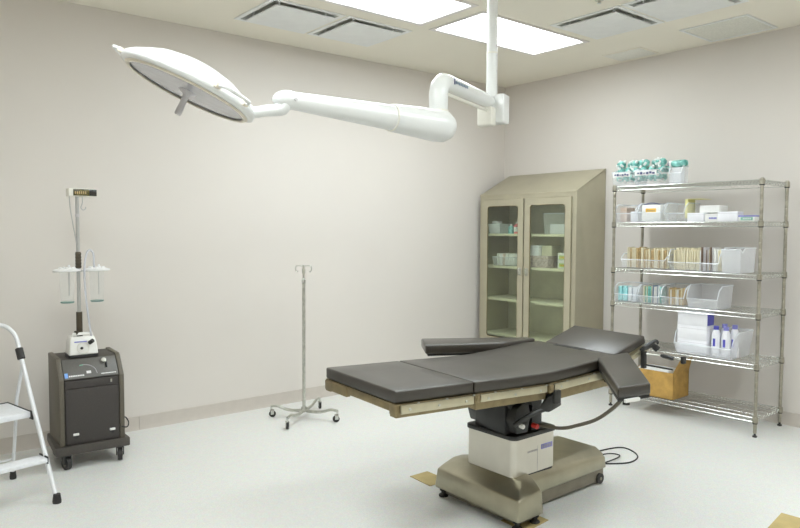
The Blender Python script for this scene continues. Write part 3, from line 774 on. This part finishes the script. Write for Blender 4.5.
    # hinge brackets
    for x, z in ((.447, .70), (.94, .685)):
        for s_ in (-1, 1):
            h = MB().box(x-.016, x+.016, s_*.334-.010, s_*.334+.010, z-.010, z+.032, .004)
            h.tube([(x, s_*.30, z+.01), (x, s_*.35, z+.01)], .012, 12)
            h.build('hinge', 'frame', t)
    # knee of black mechanism under the seat
    k = MB()
    k.hull([(x, y, z) for y in (-.19, .185) for x, z in ((.83, .50), (.85, .435), (.93, .435), (.95, .52), (.85, .57), (.93, .62))], .008)
    k.build('tilt_housing', 'black_metal', t)
    k = MB().box(.82, 1.10, -.13, .11, .42, .58, .01).box(.84, 1.02, -.15, .15, .56, .665, .008).box(.70, 1.10, -.10, .10, .60, .70, .006)
    k.tube([(.92, -.25, .62), (.92, .25, .62)], .03, 16).box(.98, 1.05, -.17, -.11, .43, .60, .008)
    k.build('lift_mechanism', 'black', t)
    k = MB().box(.955, 1.0, -.355, -.325, .615, .685, .006).hull([(.90, -.30, .575), (.93, -.34, .575), (1.02, -.34, .60), (1.0, -.30, .60), (.90, -.30, .60), (.95, -.34, .66), (1.0, -.34, .66), (.95, -.30, .66), (1., -.30, .66)], .004)
    k.tube([(.80, -.22, .50), (.88, -.28, .565), (.96, -.33, .60)], .014, 10, smooth=4)
    k.build('rail_clamp', 'black_metal', t)
    MB().tube([(.95, -.205, .475), (.955, -.235, .472)], .014, 12).build('connector', 'red', t)
    MB().tube([(.86, -.205, .485), (.86, -.228, .484)], .012, 12).build('button', 'white_plastic', t)
    # ---------------- column and base (turned a little against the top)
    bx = bpy.data.objects.new('base', None)
    BM_ = Matrix.Translation((1.0, -.005, 0)) @ Matrix.Rotation(R(5.0), 4, 'Z')
    bpy.data.objects.remove(bx)
    col = MB().prism(rrect(-.185, .165, -.170, .180, .035, 6), .205, .405, 0, mx=BM_).build('column_cover', 'steel_column', t, smooth=40)
    MB().prism(rrect(-.192, .172, -.177, .187, .038, 6), .402, .425, .004, mx=BM_).build('column_rim', 'black', col)
    MB().prism(rrect(-.182, .162, -.167, .177, .035, 6), .18, .21, 0, mx=BM_).build('column_shade_line', 'rubber', col)  # dark strip painting the shadow line along the column's bottom
    mk = MB().box(.035, .130, -.1712, -.1703, .318, .345, mx=BM_); mk.build('blue_label', 'blue_label', col)
    mk = MB()
    for k in range(6): mk.box(.042+k*.014, .050+k*.014, -.1718, -.1711, .323, .339, mx=BM_)
    mk.build('label_marks', 'grey_ink', col)
    mk = MB()
    for k in range(7): mk.box(-.075+k*.012, -.067+k*.012, -.1710, -.1702, .318, .328, mx=BM_)
    mk.build('printed_marks', 'grey_ink', col)
    MB().box(.0055, .0075, -.1707, -.1702, .21, .345, mx=BM_).build('panel_seam', 'grey_ink', col)
    # base shells
    def ztop(x, y): return .162+(.218-.162)*min(1, max(0, (x+.30)/.16)) if x < -.13 else .218
    fr = MB()
    fr.hull([(x, y, z) for x, y, z in ((-.315, -.315, .05), (-.30, .315, .05), (-.115, -.315, .05), (-.085, .315, .05), (-.300, -.307, .155), (-.285, .307, .160), (-.125, -.307, .172), (-.095, .307, .195), (-.17, .295, .200), (-.18, -.22, .205), (-.16, .22, .213), (-.08, -.20, .213), (-.06, .22, .213))], .009, 3, mx=BM_)
    fr.hull([(-.17, -.195, .09), (-.17, .215, .09), (.63, -.185, .09), (.63, .205, .09), (-.17, -.19, .170), (-.17, .21, .170), (.625, -.18, .165), (.625, .20, .165), (-.15, -.155, .215), (-.15, .175, .215), (.60, -.13, .212), (.60, .15, .212)], .010, 3, mx=BM_)
    fr.build('base_cover', 'steel_base', t, smooth=40)
    MB().box(-.26, -.12, -.265, .27, .012, .052, .004, mx=BM_).box(-.10, .62, -.172, .192, .014, .092, .005, mx=BM_).build('base_skirt', 'skirt', t)
    for x, y in ((-.275, -.275), (-.265, .275), (-.145, -.280), (-.115, .285)):
        MB().lathe([(0, 0), (.026, 0), (.027, .008), (.020, .014), (.013, .018), (.013, .03), (.021, .034), (.022, .052), (0, .052)], 16, mx=BM_ @ Matrix.Translation((x, y, 0))).build('leveling_foot', 'rubber', t)
    for y in (-.178, .198):
        MB().tube([(.575, y-.008, .036), (.575, y+.008, .036)], .030, 18, mx=BM_).build('caster_wheel', 'rubber', t)
        MB().tube([(.575, y-.010, .036), (.575, y+.010, .036)], .010, 12, mx=BM_).build('caster_hub', 'skirt', t)
    # ---------------- near arm board
    z0 = .755
    P = [(1.345, -.30), (1.625, -.285), (1.035, -.853), (.843, -.823)]
    MB().prism([P[0], P[3], P[2], P[1]], z0, .81, .010, 3).build('arm_board_pad', 'pad', t, smooth=50)
    cx = sum(p[0] for p in P)/4; cy_ = sum(p[1] for p in P)/4
    P2 = [(cx+(x-cx)*.97, cy_+(y-cy_)*.97) for x, y in P]
    ab = MB().prism([P2[0], P2[3], P2[2], P2[1]], z0-.016, z0, .002).build('arm_board_plate', 'black_metal', t)
    MB().box(.875, .965, -.8465, -.8335, z0-.018, z0-.002, .002, mx=Matrix.Translation((.92, -.84, 0)) @ Matrix.Rotation(R(-6), 4, 'Z') @ Matrix.Translation((-.92, .84, 0))).build('end_label', 'white_plastic', ab)
    MB().tube([(.985, -.76, z0-.014), (.985, -.76, z0-.045)], .012, 12).lathe([(0, 0), (.016, 0), (.016, -.012), (0, -.014)], 12, Matrix.Translation((.985, -.76, z0-.045))).build('lock_knob', 'rubber', ab)
    MB().box(1.36, 1.42, -.40, -.33, .675, .745, .005).build('arm_board_clamp', 'black_metal', ab)
    # ---------------- far arm board
    Q = [(.895, .715), (.765, .495), (1.225, .300), (1.50, .318), (1.49, .395)]
    z1 = .762
    MB().prism(Q, z1, .817, .010, 3).build('arm_board_pad', 'pad', t, smooth=50)
    ab = MB().prism([(.90, .69), (.79, .505), (1.235, .315), (1.47, .33), (1.46, .38)], z1-.016, z1, .002).build('arm_board_plate', 'black_metal', t)
    MB().box(1.38, 1.44, .325, .385, .68, .745, .005).build('arm_board_clamp', 'black_metal', ab)
    # ---------------- hose from the lift mechanism up to the near arm board
    return t
tb = table()
t = thing('floor_cable', (0, 0, 0), 0, 'thin dark cable looping on the floor beside the table base', 'cable')
MB().tube([(-2.00, -2.50, .045), (-1.90, -2.47, .012), (-1.70, -2.46, .006), (-1.53, -2.50, .005), (-1.535, -2.60, .005), (-1.62, -2.69, .005), (-1.75, -2.715, .005), (-1.86, -2.66, .005), (-1.93, -2.60, .006), (-2.0, -2.58, .02)], .0045, 8, smooth=8).build('cord', 'rubber', t)
MB().tube([(-1.88, -2.50, .006), (-1.74, -2.54, .014), (-1.70, -2.60, .014), (-1.76, -2.63, .014), (-1.90, -2.62, .006)], .0045, 8, smooth=6).build('inner_loop', 'rubber', t)
def Tw(u_, v_, z): return (TL.x+u_*math.cos(TA)-v_*math.sin(TA), TL.y+u_*math.sin(TA)+v_*math.cos(TA), z)
MB().tube([(.98, -.22, .474), (1.0, -.30, .476), (1.0, -.382, .494), (1.0, -.447, .520), (1.0, -.571, .579), (1.0, -.67, .655), (1.0, -.73, .72)], .009, 10, smooth=8).build('hose', 'hose', tb)

# brown patches on the floor
tag(MB().prism([(-3.02, -2.02), (-2.88, -2.02), (-2.88, -2.215), (-3.03, -2.215)], .0006, .003).build('cardboard_sheet', 'brown_card'), 'small tan cardboard sheet under the left corner of table base', 'cardboard')
tag(MB().prism([(-2.86, -2.95), (-2.86, -2.78), (-3.06, -2.80), (-3.06, -2.97)], .0006, .003).build('cardboard_sheet', 'brown_card'), 'tan cardboard sheet under the front corner of table base', 'cardboard')
tag(MB().prism([(-1.822, -3.667), (-2.09, -3.705), (-2.13, -4.05), (-1.80, -4.0)], .0006, .006, .001).build('cardboard_sheet', 'brown_card'), 'tan cardboard corner on the floor at the lower right', 'cardboard')

# ------------------------------------------------------------------ ceiling mounted surgical lamp
def lamp():
    PXY = Vector((-2.475, -2.15, 0))
    t = thing('surgical_lamp', (PXY.x, PXY.y, H), 0, 'white ceiling mounted surgical lamp with jointed arm and round dome head', 'surgical lamp')
    O = Matrix.Translation((-PXY.x, -PXY.y, -H))     # world -> local of the lamp
    MB().lathe([(0, H-.0005), (.16, H-.0005), (.16, H-.02), (.10, H-.06), (.045, H-.07), (0, H-.07)], 32, mx=O @ Matrix.Translation(PXY)).build('ceiling_flange', 'white', t)
    MB().lathe([(.033, H-.06), (.033, 2.60), (0, 2.60)], 20, mx=O @ Matrix.Translation(PXY)).build('upper_pole', 'white', t)
    po = MB().lathe([(.0345, 2.602), (.0345, 2.33), (0, 2.33)], 20, mx=O @ Matrix.Translation(PXY)).build('pole', 'white', t)
    MB().lathe([(.0342, 2.598), (.036, 2.600), (.036, 2.606), (.0342, 2.608)], 20, mx=O @ Matrix.Translation(PXY)).build('joint_ring', 'cream', po)
    fx, fy = fw.x, fw.y
    rs = Vector((rt.x, rt.y, 0)).normalized(); ff = Vector((fx, fy, 0)).normalized()
    for z in (2.64, 2.585, 2.49):
        c = PXY+(rs*.8-ff*.6).normalized()*.0335+Vector((0, 0, z))
        MB().tube([O @ c, O @ (c+(rs*.8-ff*.6)*.002)], .004, 8).build('screw', 'grey_handle', po)
    E = Vector((-3.168, -2.42, 0)); d = (E-PXY); L = d.length; d.normalize(); ang = math.atan2(d.y, d.x)
    A = O @ Matrix.Translation(PXY) @ Matrix.Rotation(ang, 4, 'Z')        # x along the upper arm
    hb = MB().box(-.085, .018, -.034, .088, 2.168, 2.346, .010, 3, mx=A).build('pivot_housing', 'white', t)
    MB().box(.012, .085, -.062, .036, 2.146, 2.262, .010, 3, mx=A).build('pivot_cover', 'cream', hb)
    # horizontal arm with its down-turned elbow
    zA = 2.300
    MB().tube([(.03, 0, zA-.0), (.10, 0, zA), (.30, 0, zA), (L-.10, 0, zA), (L-.045, 0, zA-.008), (L-.012, 0, zA-.035), (L, 0, zA-.08), (L, 0, zA-.14), (L, 0, 2.125)],
              [.034, .040, .042, .046, .049, .051, .051, .050, .050], 24, mx=A).build('upper_arm', 'white', t, smooth=60)
    MB().tube([(.08, 0, zA-.060), (L-.05, 0, zA-.060)], .010, 8, mx=A).build('cable_duct', 'cream', t)
    MB().tube([(L, 0, 2.138), (L, 0, 2.112)], .054, 24, mx=A).build('swivel_ring', 'cream', t)
    # small printed logo on the side of the upper arm that faces the room
    side = -1 if (A.to_3x3() @ Vector((0, -1, 0))).dot(-fw) > 0 else 1
    lg = MB().box(L-.108, L-.098, side*.0475-.001, side*.0475+.001, zA-.012, zA+.022, mx=A)
    lg.build('logo_mark', 'navy', t)
    lg = MB()
    for k in range(8): lg.box(L-.128-k*.021, L-.116-k*.021, side*.0478-.001, side*.0478+.001, zA-.006+.002*(k % 2), zA+.010, mx=A)
    lg.build('printed_lettering', 'slate', t)
    # spring arm
    P0 = Vector((-3.164, -2.438, 2.052)); P1 = Vector((-4.10, -2.40, 2.087))
    d2 = (P1-P0); L2 = d2.length
    def q(f, dz=0, off=0): return O @ (P0+d2*f+Vector((0, 0, dz)))
    MB().tube([q(-.075), q(-.06), q(-.02), q(.05), q(.15), q(.345), q(.347), q(.6), q(.93), q(.99)],
              [.03, .062, .082, .086, .080, .070, .064, .054, .041, .040], 28).build('spring_arm', 'white', t, smooth=60)
    MB().tube([q(.342), q(.352)], .0700, 28).build('arm_ring', 'cream', t)
    MB().tube([q(.95), q(.985, 0), q(1.01, -.008), q(1.022, -.022)], [.042, .043, .038, .028], 20, smooth=3).build('end_joint', 'white', t, smooth=60)
    bt = MB().tube([O @ (P1+Vector((.045, -.042, -.004))), O @ (P1+Vector((.045, -.052, -.004)))], .007, 10); bt.build('joint_bolt', 'grey_handle', t)
    # lamp head
    C = Vector((-5.64792, -5.16522, 1.49863))
    def ray(px, py, dep): return C+(fw+r2*((px-400)/684.92)+u2*((264-py)/684.92))*dep
    HC = Vector((-4.480, -2.272, 2.101))
    vw = (HC-C).normalized()
    rr = r2-vw*r2.dot(vw); rr.normalize(); uu = rr.cross(vw)
    n = (rr*-.469-uu*.883)*.988-vw*.156; n.normalize()
    e1 = (rr*.883-uu*.469); e1 = (e1-n*e1.dot(n)).normalized(); e2 = n.cross(e1)
    if e2.dot(-vw) < 0: e2 = -e2
    HM = Matrix((e1, e2, -n)).transposed().to_4x4(); HM.translation = HC       # local: x major axis, y towards camera, z to the dome
    HL = O @ HM
    Rr = .296
    dome = MB().lathe([(Rr*.80, -.004), (Rr*.94, -.012), (Rr, -.004), (Rr*1.005, .010), (Rr*.97, .026), (Rr*.90, .042), (Rr*.77, .064), (Rr*.60, .090), (Rr*.37, .109), (Rr*.15, .116), (0, .117)], 56, mx=HL)
    hd = dome.build('dome', 'white', t, smooth=60)
    MB().lathe([(0, -.0), (Rr*.5, -.002), (Rr*.86, .0), (Rr*.86, .006), (0, .006)], 48, mx=HL @ Matrix.Translation((0, 0, -.012))).build('lens', 'lamp_lens', hd, smooth=60)
    MB().lathe([(Rr*.855, -.018), (Rr*.90, -.021), (Rr*.93, -.014), (Rr*.90, -.008)], 56, mx=HL).build('lens_ring', 'lamp_trim', hd)
    MB().lathe([(0, -.012), (.038, -.012), (.036, -.018), (.018, -.028), (.013, -.04), (.015, -.115), (.012, -.122), (0, -.122)], 20, mx=HL).build('center_handle', 'grey_handle', hd, smooth=50)
    for a in (58, 196, 302):
        Ha = HL @ Matrix.Rotation(R(a), 4, 'Z')
        MB().tube([(Rr*.96, -.075, .020), (Rr*1.08, -.072, .022), (Rr*1.13, -.05, .024), (Rr*1.135, 0, .025), (Rr*1.13, .05, .024), (Rr*1.08, .072, .022), (Rr*.96, .075, .020)], .008, 10, smooth=4, mx=Ha).build('rim_handle', 'white', hd, smooth=60)
        for ya in (-.088, .064): MB().box(Rr*.95, Rr*1.03, ya, ya+.024, .008, .030, .004, mx=Ha).build('handle_socket', 'lamp_trim', hd)
    # curved yoke from the end joint to the dome
    tip = HL @ Vector((Rr*.93, 0, .035))
    a0 = q(.995, -.018)
    MB().tube([a0, a0+Vector((-.006, 0, -.026)), a0.lerp(tip, .55)+Vector((0, 0, -.012)), tip, HL @ Vector((Rr*.80, 0, .05))], [.034, .030, .026, .025, .024], 16, smooth=5).build('yoke', 'white', t, smooth=60)
lamp()

# ------------------------------------------------------------------ IV pole
def iv():
    t = thing('iv_pole', (-2.857, -.51, 0), 0, 'thin chrome IV pole with two hooks on a wheeled cross base', 'iv pole')
    H_ = 1.222
    feet = [(-.186, .195), (-.255, -.185), (.262, .185), (.150, -.250)]
    hub = MB().lathe([(0, .055), (.026, .055), (.028, .075), (.020, .095), (.0, .095)], 18).build('hub', 'chrome_dull', t)
    po = MB().lathe([(0, .07), (.0125, .07), (.0125, 1.10), (0, 1.10)], 14).build('outer_pole', 'chrome_dull', t)
    MB().lathe([(0, 1.09), (.008, 1.09), (.008, H_), (0, H_)], 12).build('inner_pole', 'chrome_dull', t)
    MB().lathe([(0, 1.08), (.015, 1.08), (.016, 1.10), (.010, 1.115), (0, 1.115)], 14).build('height_collar', 'chrome', t)
    MB().lathe([(0, H_-.065), (.013, H_-.065), (.014, H_-.03), (0, H_-.03)], 14).build('top_collar', 'chrome_dull', t)
    d = Vector((rt.x, rt.y, 0)).normalized()
    for s_ in (-1, 1):
        e = d*s_
        MB().tube([(0, 0, H_-.01), e*.05+Vector((0, 0, H_-.008)), e*.060+Vector((0, 0, H_-.016)), e*.062+Vector((0, 0, H_-.042)), e*.052+Vector((0, 0, H_-.055)), e*.044+Vector((0, 0, H_-.045))], .0036, 8, smooth=5).build('hook', 'chrome', t)
    for k, (x, y) in enumerate(feet):
        v = Vector((x, y, 0)); L = v.length; e = v/L
        lg = MB().tube([e*.0+Vector((0, 0, .066)), e*(L*.3)+Vector((0, 0, .062)), e*(L*.55)+Vector((0, 0, .070)), e*(L*.8)+Vector((0, 0, .092)), e*L+Vector((0, 0, .088))], [.014, .013, .012, .011, .010], 12, smooth=5).build('leg', 'chrome_dull', t)
        c = Matrix.Translation(v) @ Matrix.Rotation(math.atan2(y, x)+R(35), 4, 'Z')
        MB().tube([(-.010, -.008, .027), (-.010, .008, .027)], .0265, 18, mx=c).build('wheel', 'rubber', lg)
        MB().tube([(0, 0, .060), (0, 0, .09)], .008, 10, mx=c).box(-.02, .008, -.013, -.010, .022, .062, .002, mx=c).box(-.02, .008, .010, .013, .022, .062, .002, mx=c).box(-.02, .008, -.013, .013, .056, .062, .002, mx=c).build('caster_fork', 'chrome', lg)
iv()

# ------------------------------------------------------------------ smoke / fluid cart
def cart():
    # origin at front left caster, x along the front, y to the back
    t = thing('equipment_cart', (-4.655, -.605, 0), R(-3), 'charcoal wheeled medical suction cart with sloped control panel by left wall', 'cart')
    W_, D_ = .385, .37
    # body: side profile (y, z)
    prof = [(.0, .145), (0, .56), (.095, .676), (.115, .686), (D_, .686), (D_, .145)]
    for xa, xb in ((0, .030), (W_-.030, W_)): MB().hull([(x, y, z) for x in (xa, xb) for y, z in prof], .006).build('side_cheek', 'cart_side', t)
    p2 = [(.012, .145), (.012, .553), (.104, .666), (.12, .677), (D_-.004, .677), (D_-.004, .145)]
    MB().hull([(x, y, z) for x in (.028, W_-.028) for y, z in p2]).build('body', 'cart', t)
    # front door and drawer panels
    d = MB().box(.036, W_-.036, .0, .014, .150, .500, .003).build('door', 'cart_panel', t)
    MB().box(.036, W_-.036, .0, .014, .503, .552, .003).build('drawer', 'cart_panel', t)
    for x in (.075, .290):
        MB().box(x, x+.034, -.012, .0, .208, .222, .003).build('latch', 'white_plastic', d)
        MB().hull([(x+.002, -.010, .207), (x+.032, -.010, .207), (x+.002, 0, .207), (x+.032, 0, .207), (x+.012, -.006, .190), (x+.022, -.006, .190), (x+.012, 0, .190), (x+.022, 0, .190)]).build('latch_grip', 'black', d)
    MB().box(.300, .310, -.003, .001, .520, .540, .001).build('lock', 'chrome_dull', t)
    # slanted control panel with its print
    S = Matrix.Translation((0, .006, .561)) @ Matrix.Rotation(math.atan2(.113, .092), 4, 'X')   # x across, y up the slope
    sp = MB().box(.033, W_-.033, 0, .142, -.004, .003, .001, mx=S).build('control_panel', 'cart_top', t)
    MB().box(.037, .056, .010, .045, .003, .0036, mx=S).build('logo_mark', 'sky_ink', sp)
    m = MB()
    for k in range(9): m.box(.061+k*.010, .069+k*.010, .016, .026, .003, .0036, mx=S)
    for k in range(10): m.box(.250+k*.009, .2575+k*.009, .016, .022, .003, .0036, mx=S)
    m.box(.165, .192, .030, .048, .003, .0045, mx=S)
    m.build('printed_lettering', 'white_ink', sp)
    MB().tube([(.140, .092, .004), (.165, .094, .004), (.195, .083, .004), (.218, .058, .004), (.226, .025, .004)], .0028, 6, smooth=6, mx=S).build('printed_arc', 'grey_ink', sp)
    MB().tube([(.130, .091, .004), (.150, .093, .004)], .004, 6, mx=S).build('green_mark', 'green_ink', sp)
    MB().lathe([(0, .0), (.016, .0), (.015, .018), (0, .02)], 16, mx=S @ Matrix.Translation((.275, .108, .003))).build('knob', 'chrome_dull', sp)
    MB().hull([(x, y, z) for x in (.283, .293) for y in (.060, .092) for z in (.003, .018)], .003, mx=S).build('lever', 'black', sp)
    # base tray, casters
    MB().prism([(-.030, -.022), (W_+.026, -.022), (W_+.026, .0), (W_+.012, D_+.01), (-.015, D_+.01), (-.030, 0)], .092, .148, .008).build('base_tray', 'cart', t)
    for x in (.038, W_-.03):
        for y in (.012, D_-.04):
            c = Matrix.Translation((x, y, 0)) @ Matrix.Rotation(R(20 if x < .1 else -15), 4, 'Z')
            q = MB().tube([(-.014, 0, .038), (.014, 0, .038)], .038, 20, mx=c).build('caster_wheel', 'rubber', t)
            MB().tube([(-.016, 0, .038), (.016, 0, .038)], .016, 14, mx=c).build('wheel_hub', 'cart_side', q)
            MB().box(-.024, -.017, -.018, .018, .035, .094, .003, mx=c).box(.017, .024, -.018, .018, .035, .094, .003, mx=c).box(-.024, .024, -.02, .02, .082, .094, .003, mx=c).build('caster_fork', 'black', q)
    # cord hanging at the right
    MB().tube([(W_-.02, .002, .22), (W_+.01, -.012, .215), (W_+.028, .02, .235), (W_+.02, .06, .26), (W_+.012, .10, .25)], .004, 8, smooth=6).build('power_cord', 'black', t)
    return t
cart()
def suction():
    t = thing('suction_unit', (-4.478, -.435, .6773), R(-3), 'white suction unit on the cart with canister pole and small display', 'suction unit')
    b = MB().hull([(x, y, z) for x, y, z in ((-.088, -.075, .015), (.088, -.075, .015), (-.088, .07, .015), (.088, .07, .015), (-.078, -.06, .10), (.078, -.06, .10), (-.078, .065, .10), (.078, .065, .10), (-.070, -.04, .128), (.070, -.04, .128), (-.07, .06, .128), (.07, .06, .128))], .010, 3).build('housing', 'white_plastic', t, smooth=50)
    MB().prism(rrect(-.090, .090, -.077, .072, .015), 0, .016, .003).build('base_plate', 'black', t)
    MB().tube([(-.055, -.02, .128), (-.055, -.02, .145), (.06, -.02, .145), (.06, -.02, .125)], .010, 8).build('top_grip', 'white_plastic', t)
    f = Matrix.Translation((0, -.068, .07)) @ Matrix.Rotation(R(80), 4, 'X')
    MB().lathe([(.034, 0), (.037, .003), (.034, .006)], 26, mx=f @ Matrix.Translation((-.005, -.012, 0))).build('dial_ring', 'cream', b)
    MB().lathe([(0, .008), (.008, .008), (.009, 0)], 12, mx=f @ Matrix.Translation((-.012, -.012, 0))).build('port', 'black', b)
    MB().tube([(.035, -.066, .088), (.052, -.085, .105)], .013, 12).build('valve_knob', 'black', b)
    MB().box(-.055, .02, -.0675, -.0655, .096, .103, mx=Matrix.Identity(4)).build('label_strip', 'blue_label', b)
    # pole, black lower sleeve, grey upper tube
    px, py = -.010, .0
    z0 = -.6773
    po = MB().lathe([(0, .128), (.019, .128), (.019, .285), (0, .285)], 14, mx=Matrix.Translation((px, py, 0))).build('lower_sleeve', 'dark_pole', t)
    MB().tube([(px-.012, py-.01, .150), (px-.030, py-.022, .152)], .014, 12).build('clamp_knob', 'dark_pole', po)
    MB().lathe([(0, .28), (.011, .28), (.011, 1.72+z0), (0, 1.72+z0)], 12, mx=Matrix.Translation((px, py, 0))).build('upper_pole', 'grey_pole', t)
    MB().lathe([(.011, 1.575+z0), (.014, 1.577+z0), (.014, 1.592+z0), (.011, 1.594+z0)], 12, mx=Matrix.Translation((px, py, 0))).build('pole_collar', 'grey_handle', t)
    rk = MB()
    for k in range(5): rk.box(px-.016, px+.016, py-.018, py+.012, 1.250+z0+k*.020, 1.263+z0+k*.020, .002)
    rk.box(px-.0145, px+.0145, py-.014, py+.012, 1.245+z0, 1.350+z0, .002)
    rk.build('ratchet_sleeve', 'dark_pole', t)
    MB().box(px-.15, px+.18, py-.005, py+.006, 1.222+z0, 1.232+z0, .002).build('canister_bar', 'grey_pole', t)
    # display box on top
    dz = 1.705+z0
    db = MB().box(-.066, .100, -.045, .05, dz, dz+.050, .003).build('display_box', 'cream', t)
    MB().box(-.040, .055, -.0465, -.045, dz+.004, dz+.046, .001).build('display_window', 'display', db)
    MB().box(.0555, .099, -.0467, -.045, dz+.004, dz+.046, .001).build('dark_window', 'display_dark', db)
    mk = MB()
    for k in range(6): mk.box(-.030+k*.012, -.024+k*.012, -.0474, -.0466, dz+.016, dz+.032)
    mk.build('digits', 'tan_paper', db)
    MB().tube([(.022, 0, dz), (.022, 0, dz-.04), (.012, 0, dz-.07), (.024, -.005, dz-.085), (.038, -.005, dz-.078), (.040, -.005, dz-.066)], .0032, 8, smooth=4).build('hanging_hook', 'grey_pole', db)
    MB().tube([(-.055, 0, dz), (-.050, 0, dz-.08), (-.030, 0, dz-.22), (-.014, -.01, dz-.33)], .003, 6, smooth=5).build('display_cord', 'grey_pole', db)
    # two canisters
    for cx, lab in ((-.078, 'l'), (.100, 'r')):
        top = 1.232+z0; bot = 1.030+z0
        c = MB().lathe([(.030, bot), (.040, bot+.004), (.046, top)], 24, mx=Matrix.Translation((cx, 0, 0))).build('canister', 'canister', t)
        MB().lathe([(0, bot-.007), (.039, bot-.006), (.041, bot-.001), (.041, bot+.003), (0, bot+.003)], 24, mx=Matrix.Translation((cx, 0, 0))).build('canister_base', 'canister_base', c)
        ld = MB().lathe([(0, top), (.052, top-.006), (.080, top-.004), (.082, top+.004), (.050, top+.014), (0, top+.016)], 28, mx=Matrix.Translation((cx, 0, 0)))
        for k in range(7):
            a = k*PI*2/7
            ld.lathe([(0, top+.022), (.008, top+.022), (.009, top+.008)], 8, mx=Matrix.Translation((cx+.042*math.cos(a), .042*math.sin(a), 0)))
        ld.lathe([(0, top+.036), (.007, top+.036), (.008, top+.012)], 8, mx=Matrix.Translation((cx+.01, -.01, 0)))
        ld.build('lid', 'lid', c)
        MB().tube([(cx+.012, 0, top-.005), (cx+.012, 0, bot+.04)], .003, 6).build('inner_tube', 'grey_pole', c)
    MB().tube([(.055, -.03, .12), (.042, -.03, .22), (.026, -.03, .38), (.020, -.028, .52), (.026, -.02, .61), (.042, -.01, .668), (.060, -.01, .685), (.080, -.005, .66), (.084, 0, .60), (.085, 0, .565)], .0065, 10, smooth=6).build('suction_tube', 'tube', t)
    return t
suction()

# ------------------------------------------------------------------ step stool at the left edge
def stool():
    t = thing('step_stool', (-4.789, -1.131, 0), R(12), 'white metal folding step stool with two treads and black feet', 'step stool')
    Wd = .325
    # local: x 0 (right side) .. -Wd (left side), y to the back. right front foot at origin
    def fy(z): return .42*z/.75
    for k, x in enumerate((0, -Wd)):
        lg = MB().tube([(x, fy(.03), .03), (x, fy(.40), .40), (x, fy(.74), .74)], .0125, 12).build('front_leg', 'ladder', t)
        MB().lathe([(0, 0), (.022, 0), (.023, .012), (.018, .05), (0, .05)], 14, mx=Matrix.Translation((x, .004, 0)) @ Matrix.Rotation(0, 4, 'X')).build('foot', 'rubber', lg)
        rl = MB().tube([(x+.004, .410, .715), (x+.002, .50, .50), (x, .575, .03)], .0095, 10).build('rear_leg', 'ladder', t)
        MB().lathe([(0, 0), (.018, 0), (.019, .012), (.015, .045), (0, .045)], 14, mx=Matrix.Translation((x, .575, 0))).build('foot', 'rubber', rl)
        MB().tube([(x, fy(.745), .745), (x, fy(.80), .80)], .021, 14).build('grip', 'rubber', t)
    ar = [(0, fy(.78), .78), (0, fy(.86), .86), (-.02, fy(.905), .905), (-.06, fy(.935), .935), (-Wd/2, fy(.95), .95), (-Wd+.06, fy(.935), .935), (-Wd+.02, fy(.905), .905), (-Wd, fy(.86), .86), (-Wd, fy(.78), .78)]
    MB().tube(ar, .0125, 12, smooth=6).build('hand_rail', 'ladder', t)
    # lower tread
    lo = MB().box(-Wd+.006, -.006, .085, .185, .208, .232, .005).build('lower_tread', 'tread', t)
    for xa in (-.010, -Wd+.004): MB().box(xa, xa+.006, .084, .190, .200, .240, .002).build('tread_end_cap', 'black', lo)
    # upper tread
    hi = MB().box(-Wd+.010, -.008, .285, .600, .425, .458, .006).build('upper_tread', 'tread', t)
    for xa in (-.012, -Wd+.004): MB().box(xa, xa+.008, .26, .31, .415, .465, .004).build('tread_bracket', 'black', hi)
    MB().box(-Wd+.01, -.01, .598, .606, .43, .462, .002).build('rear_trim', 'black', hi)
    MB().box(-.0095, -.0055, .31, .61, .452, .462, .001).build('edge_trim', 'black', hi)
    MB().tube([(0, .575, .12), (-Wd, .575, .12)], .007, 8).build('rear_brace', 'ladder', t)
stool()
bpy.context.view_layer.update()
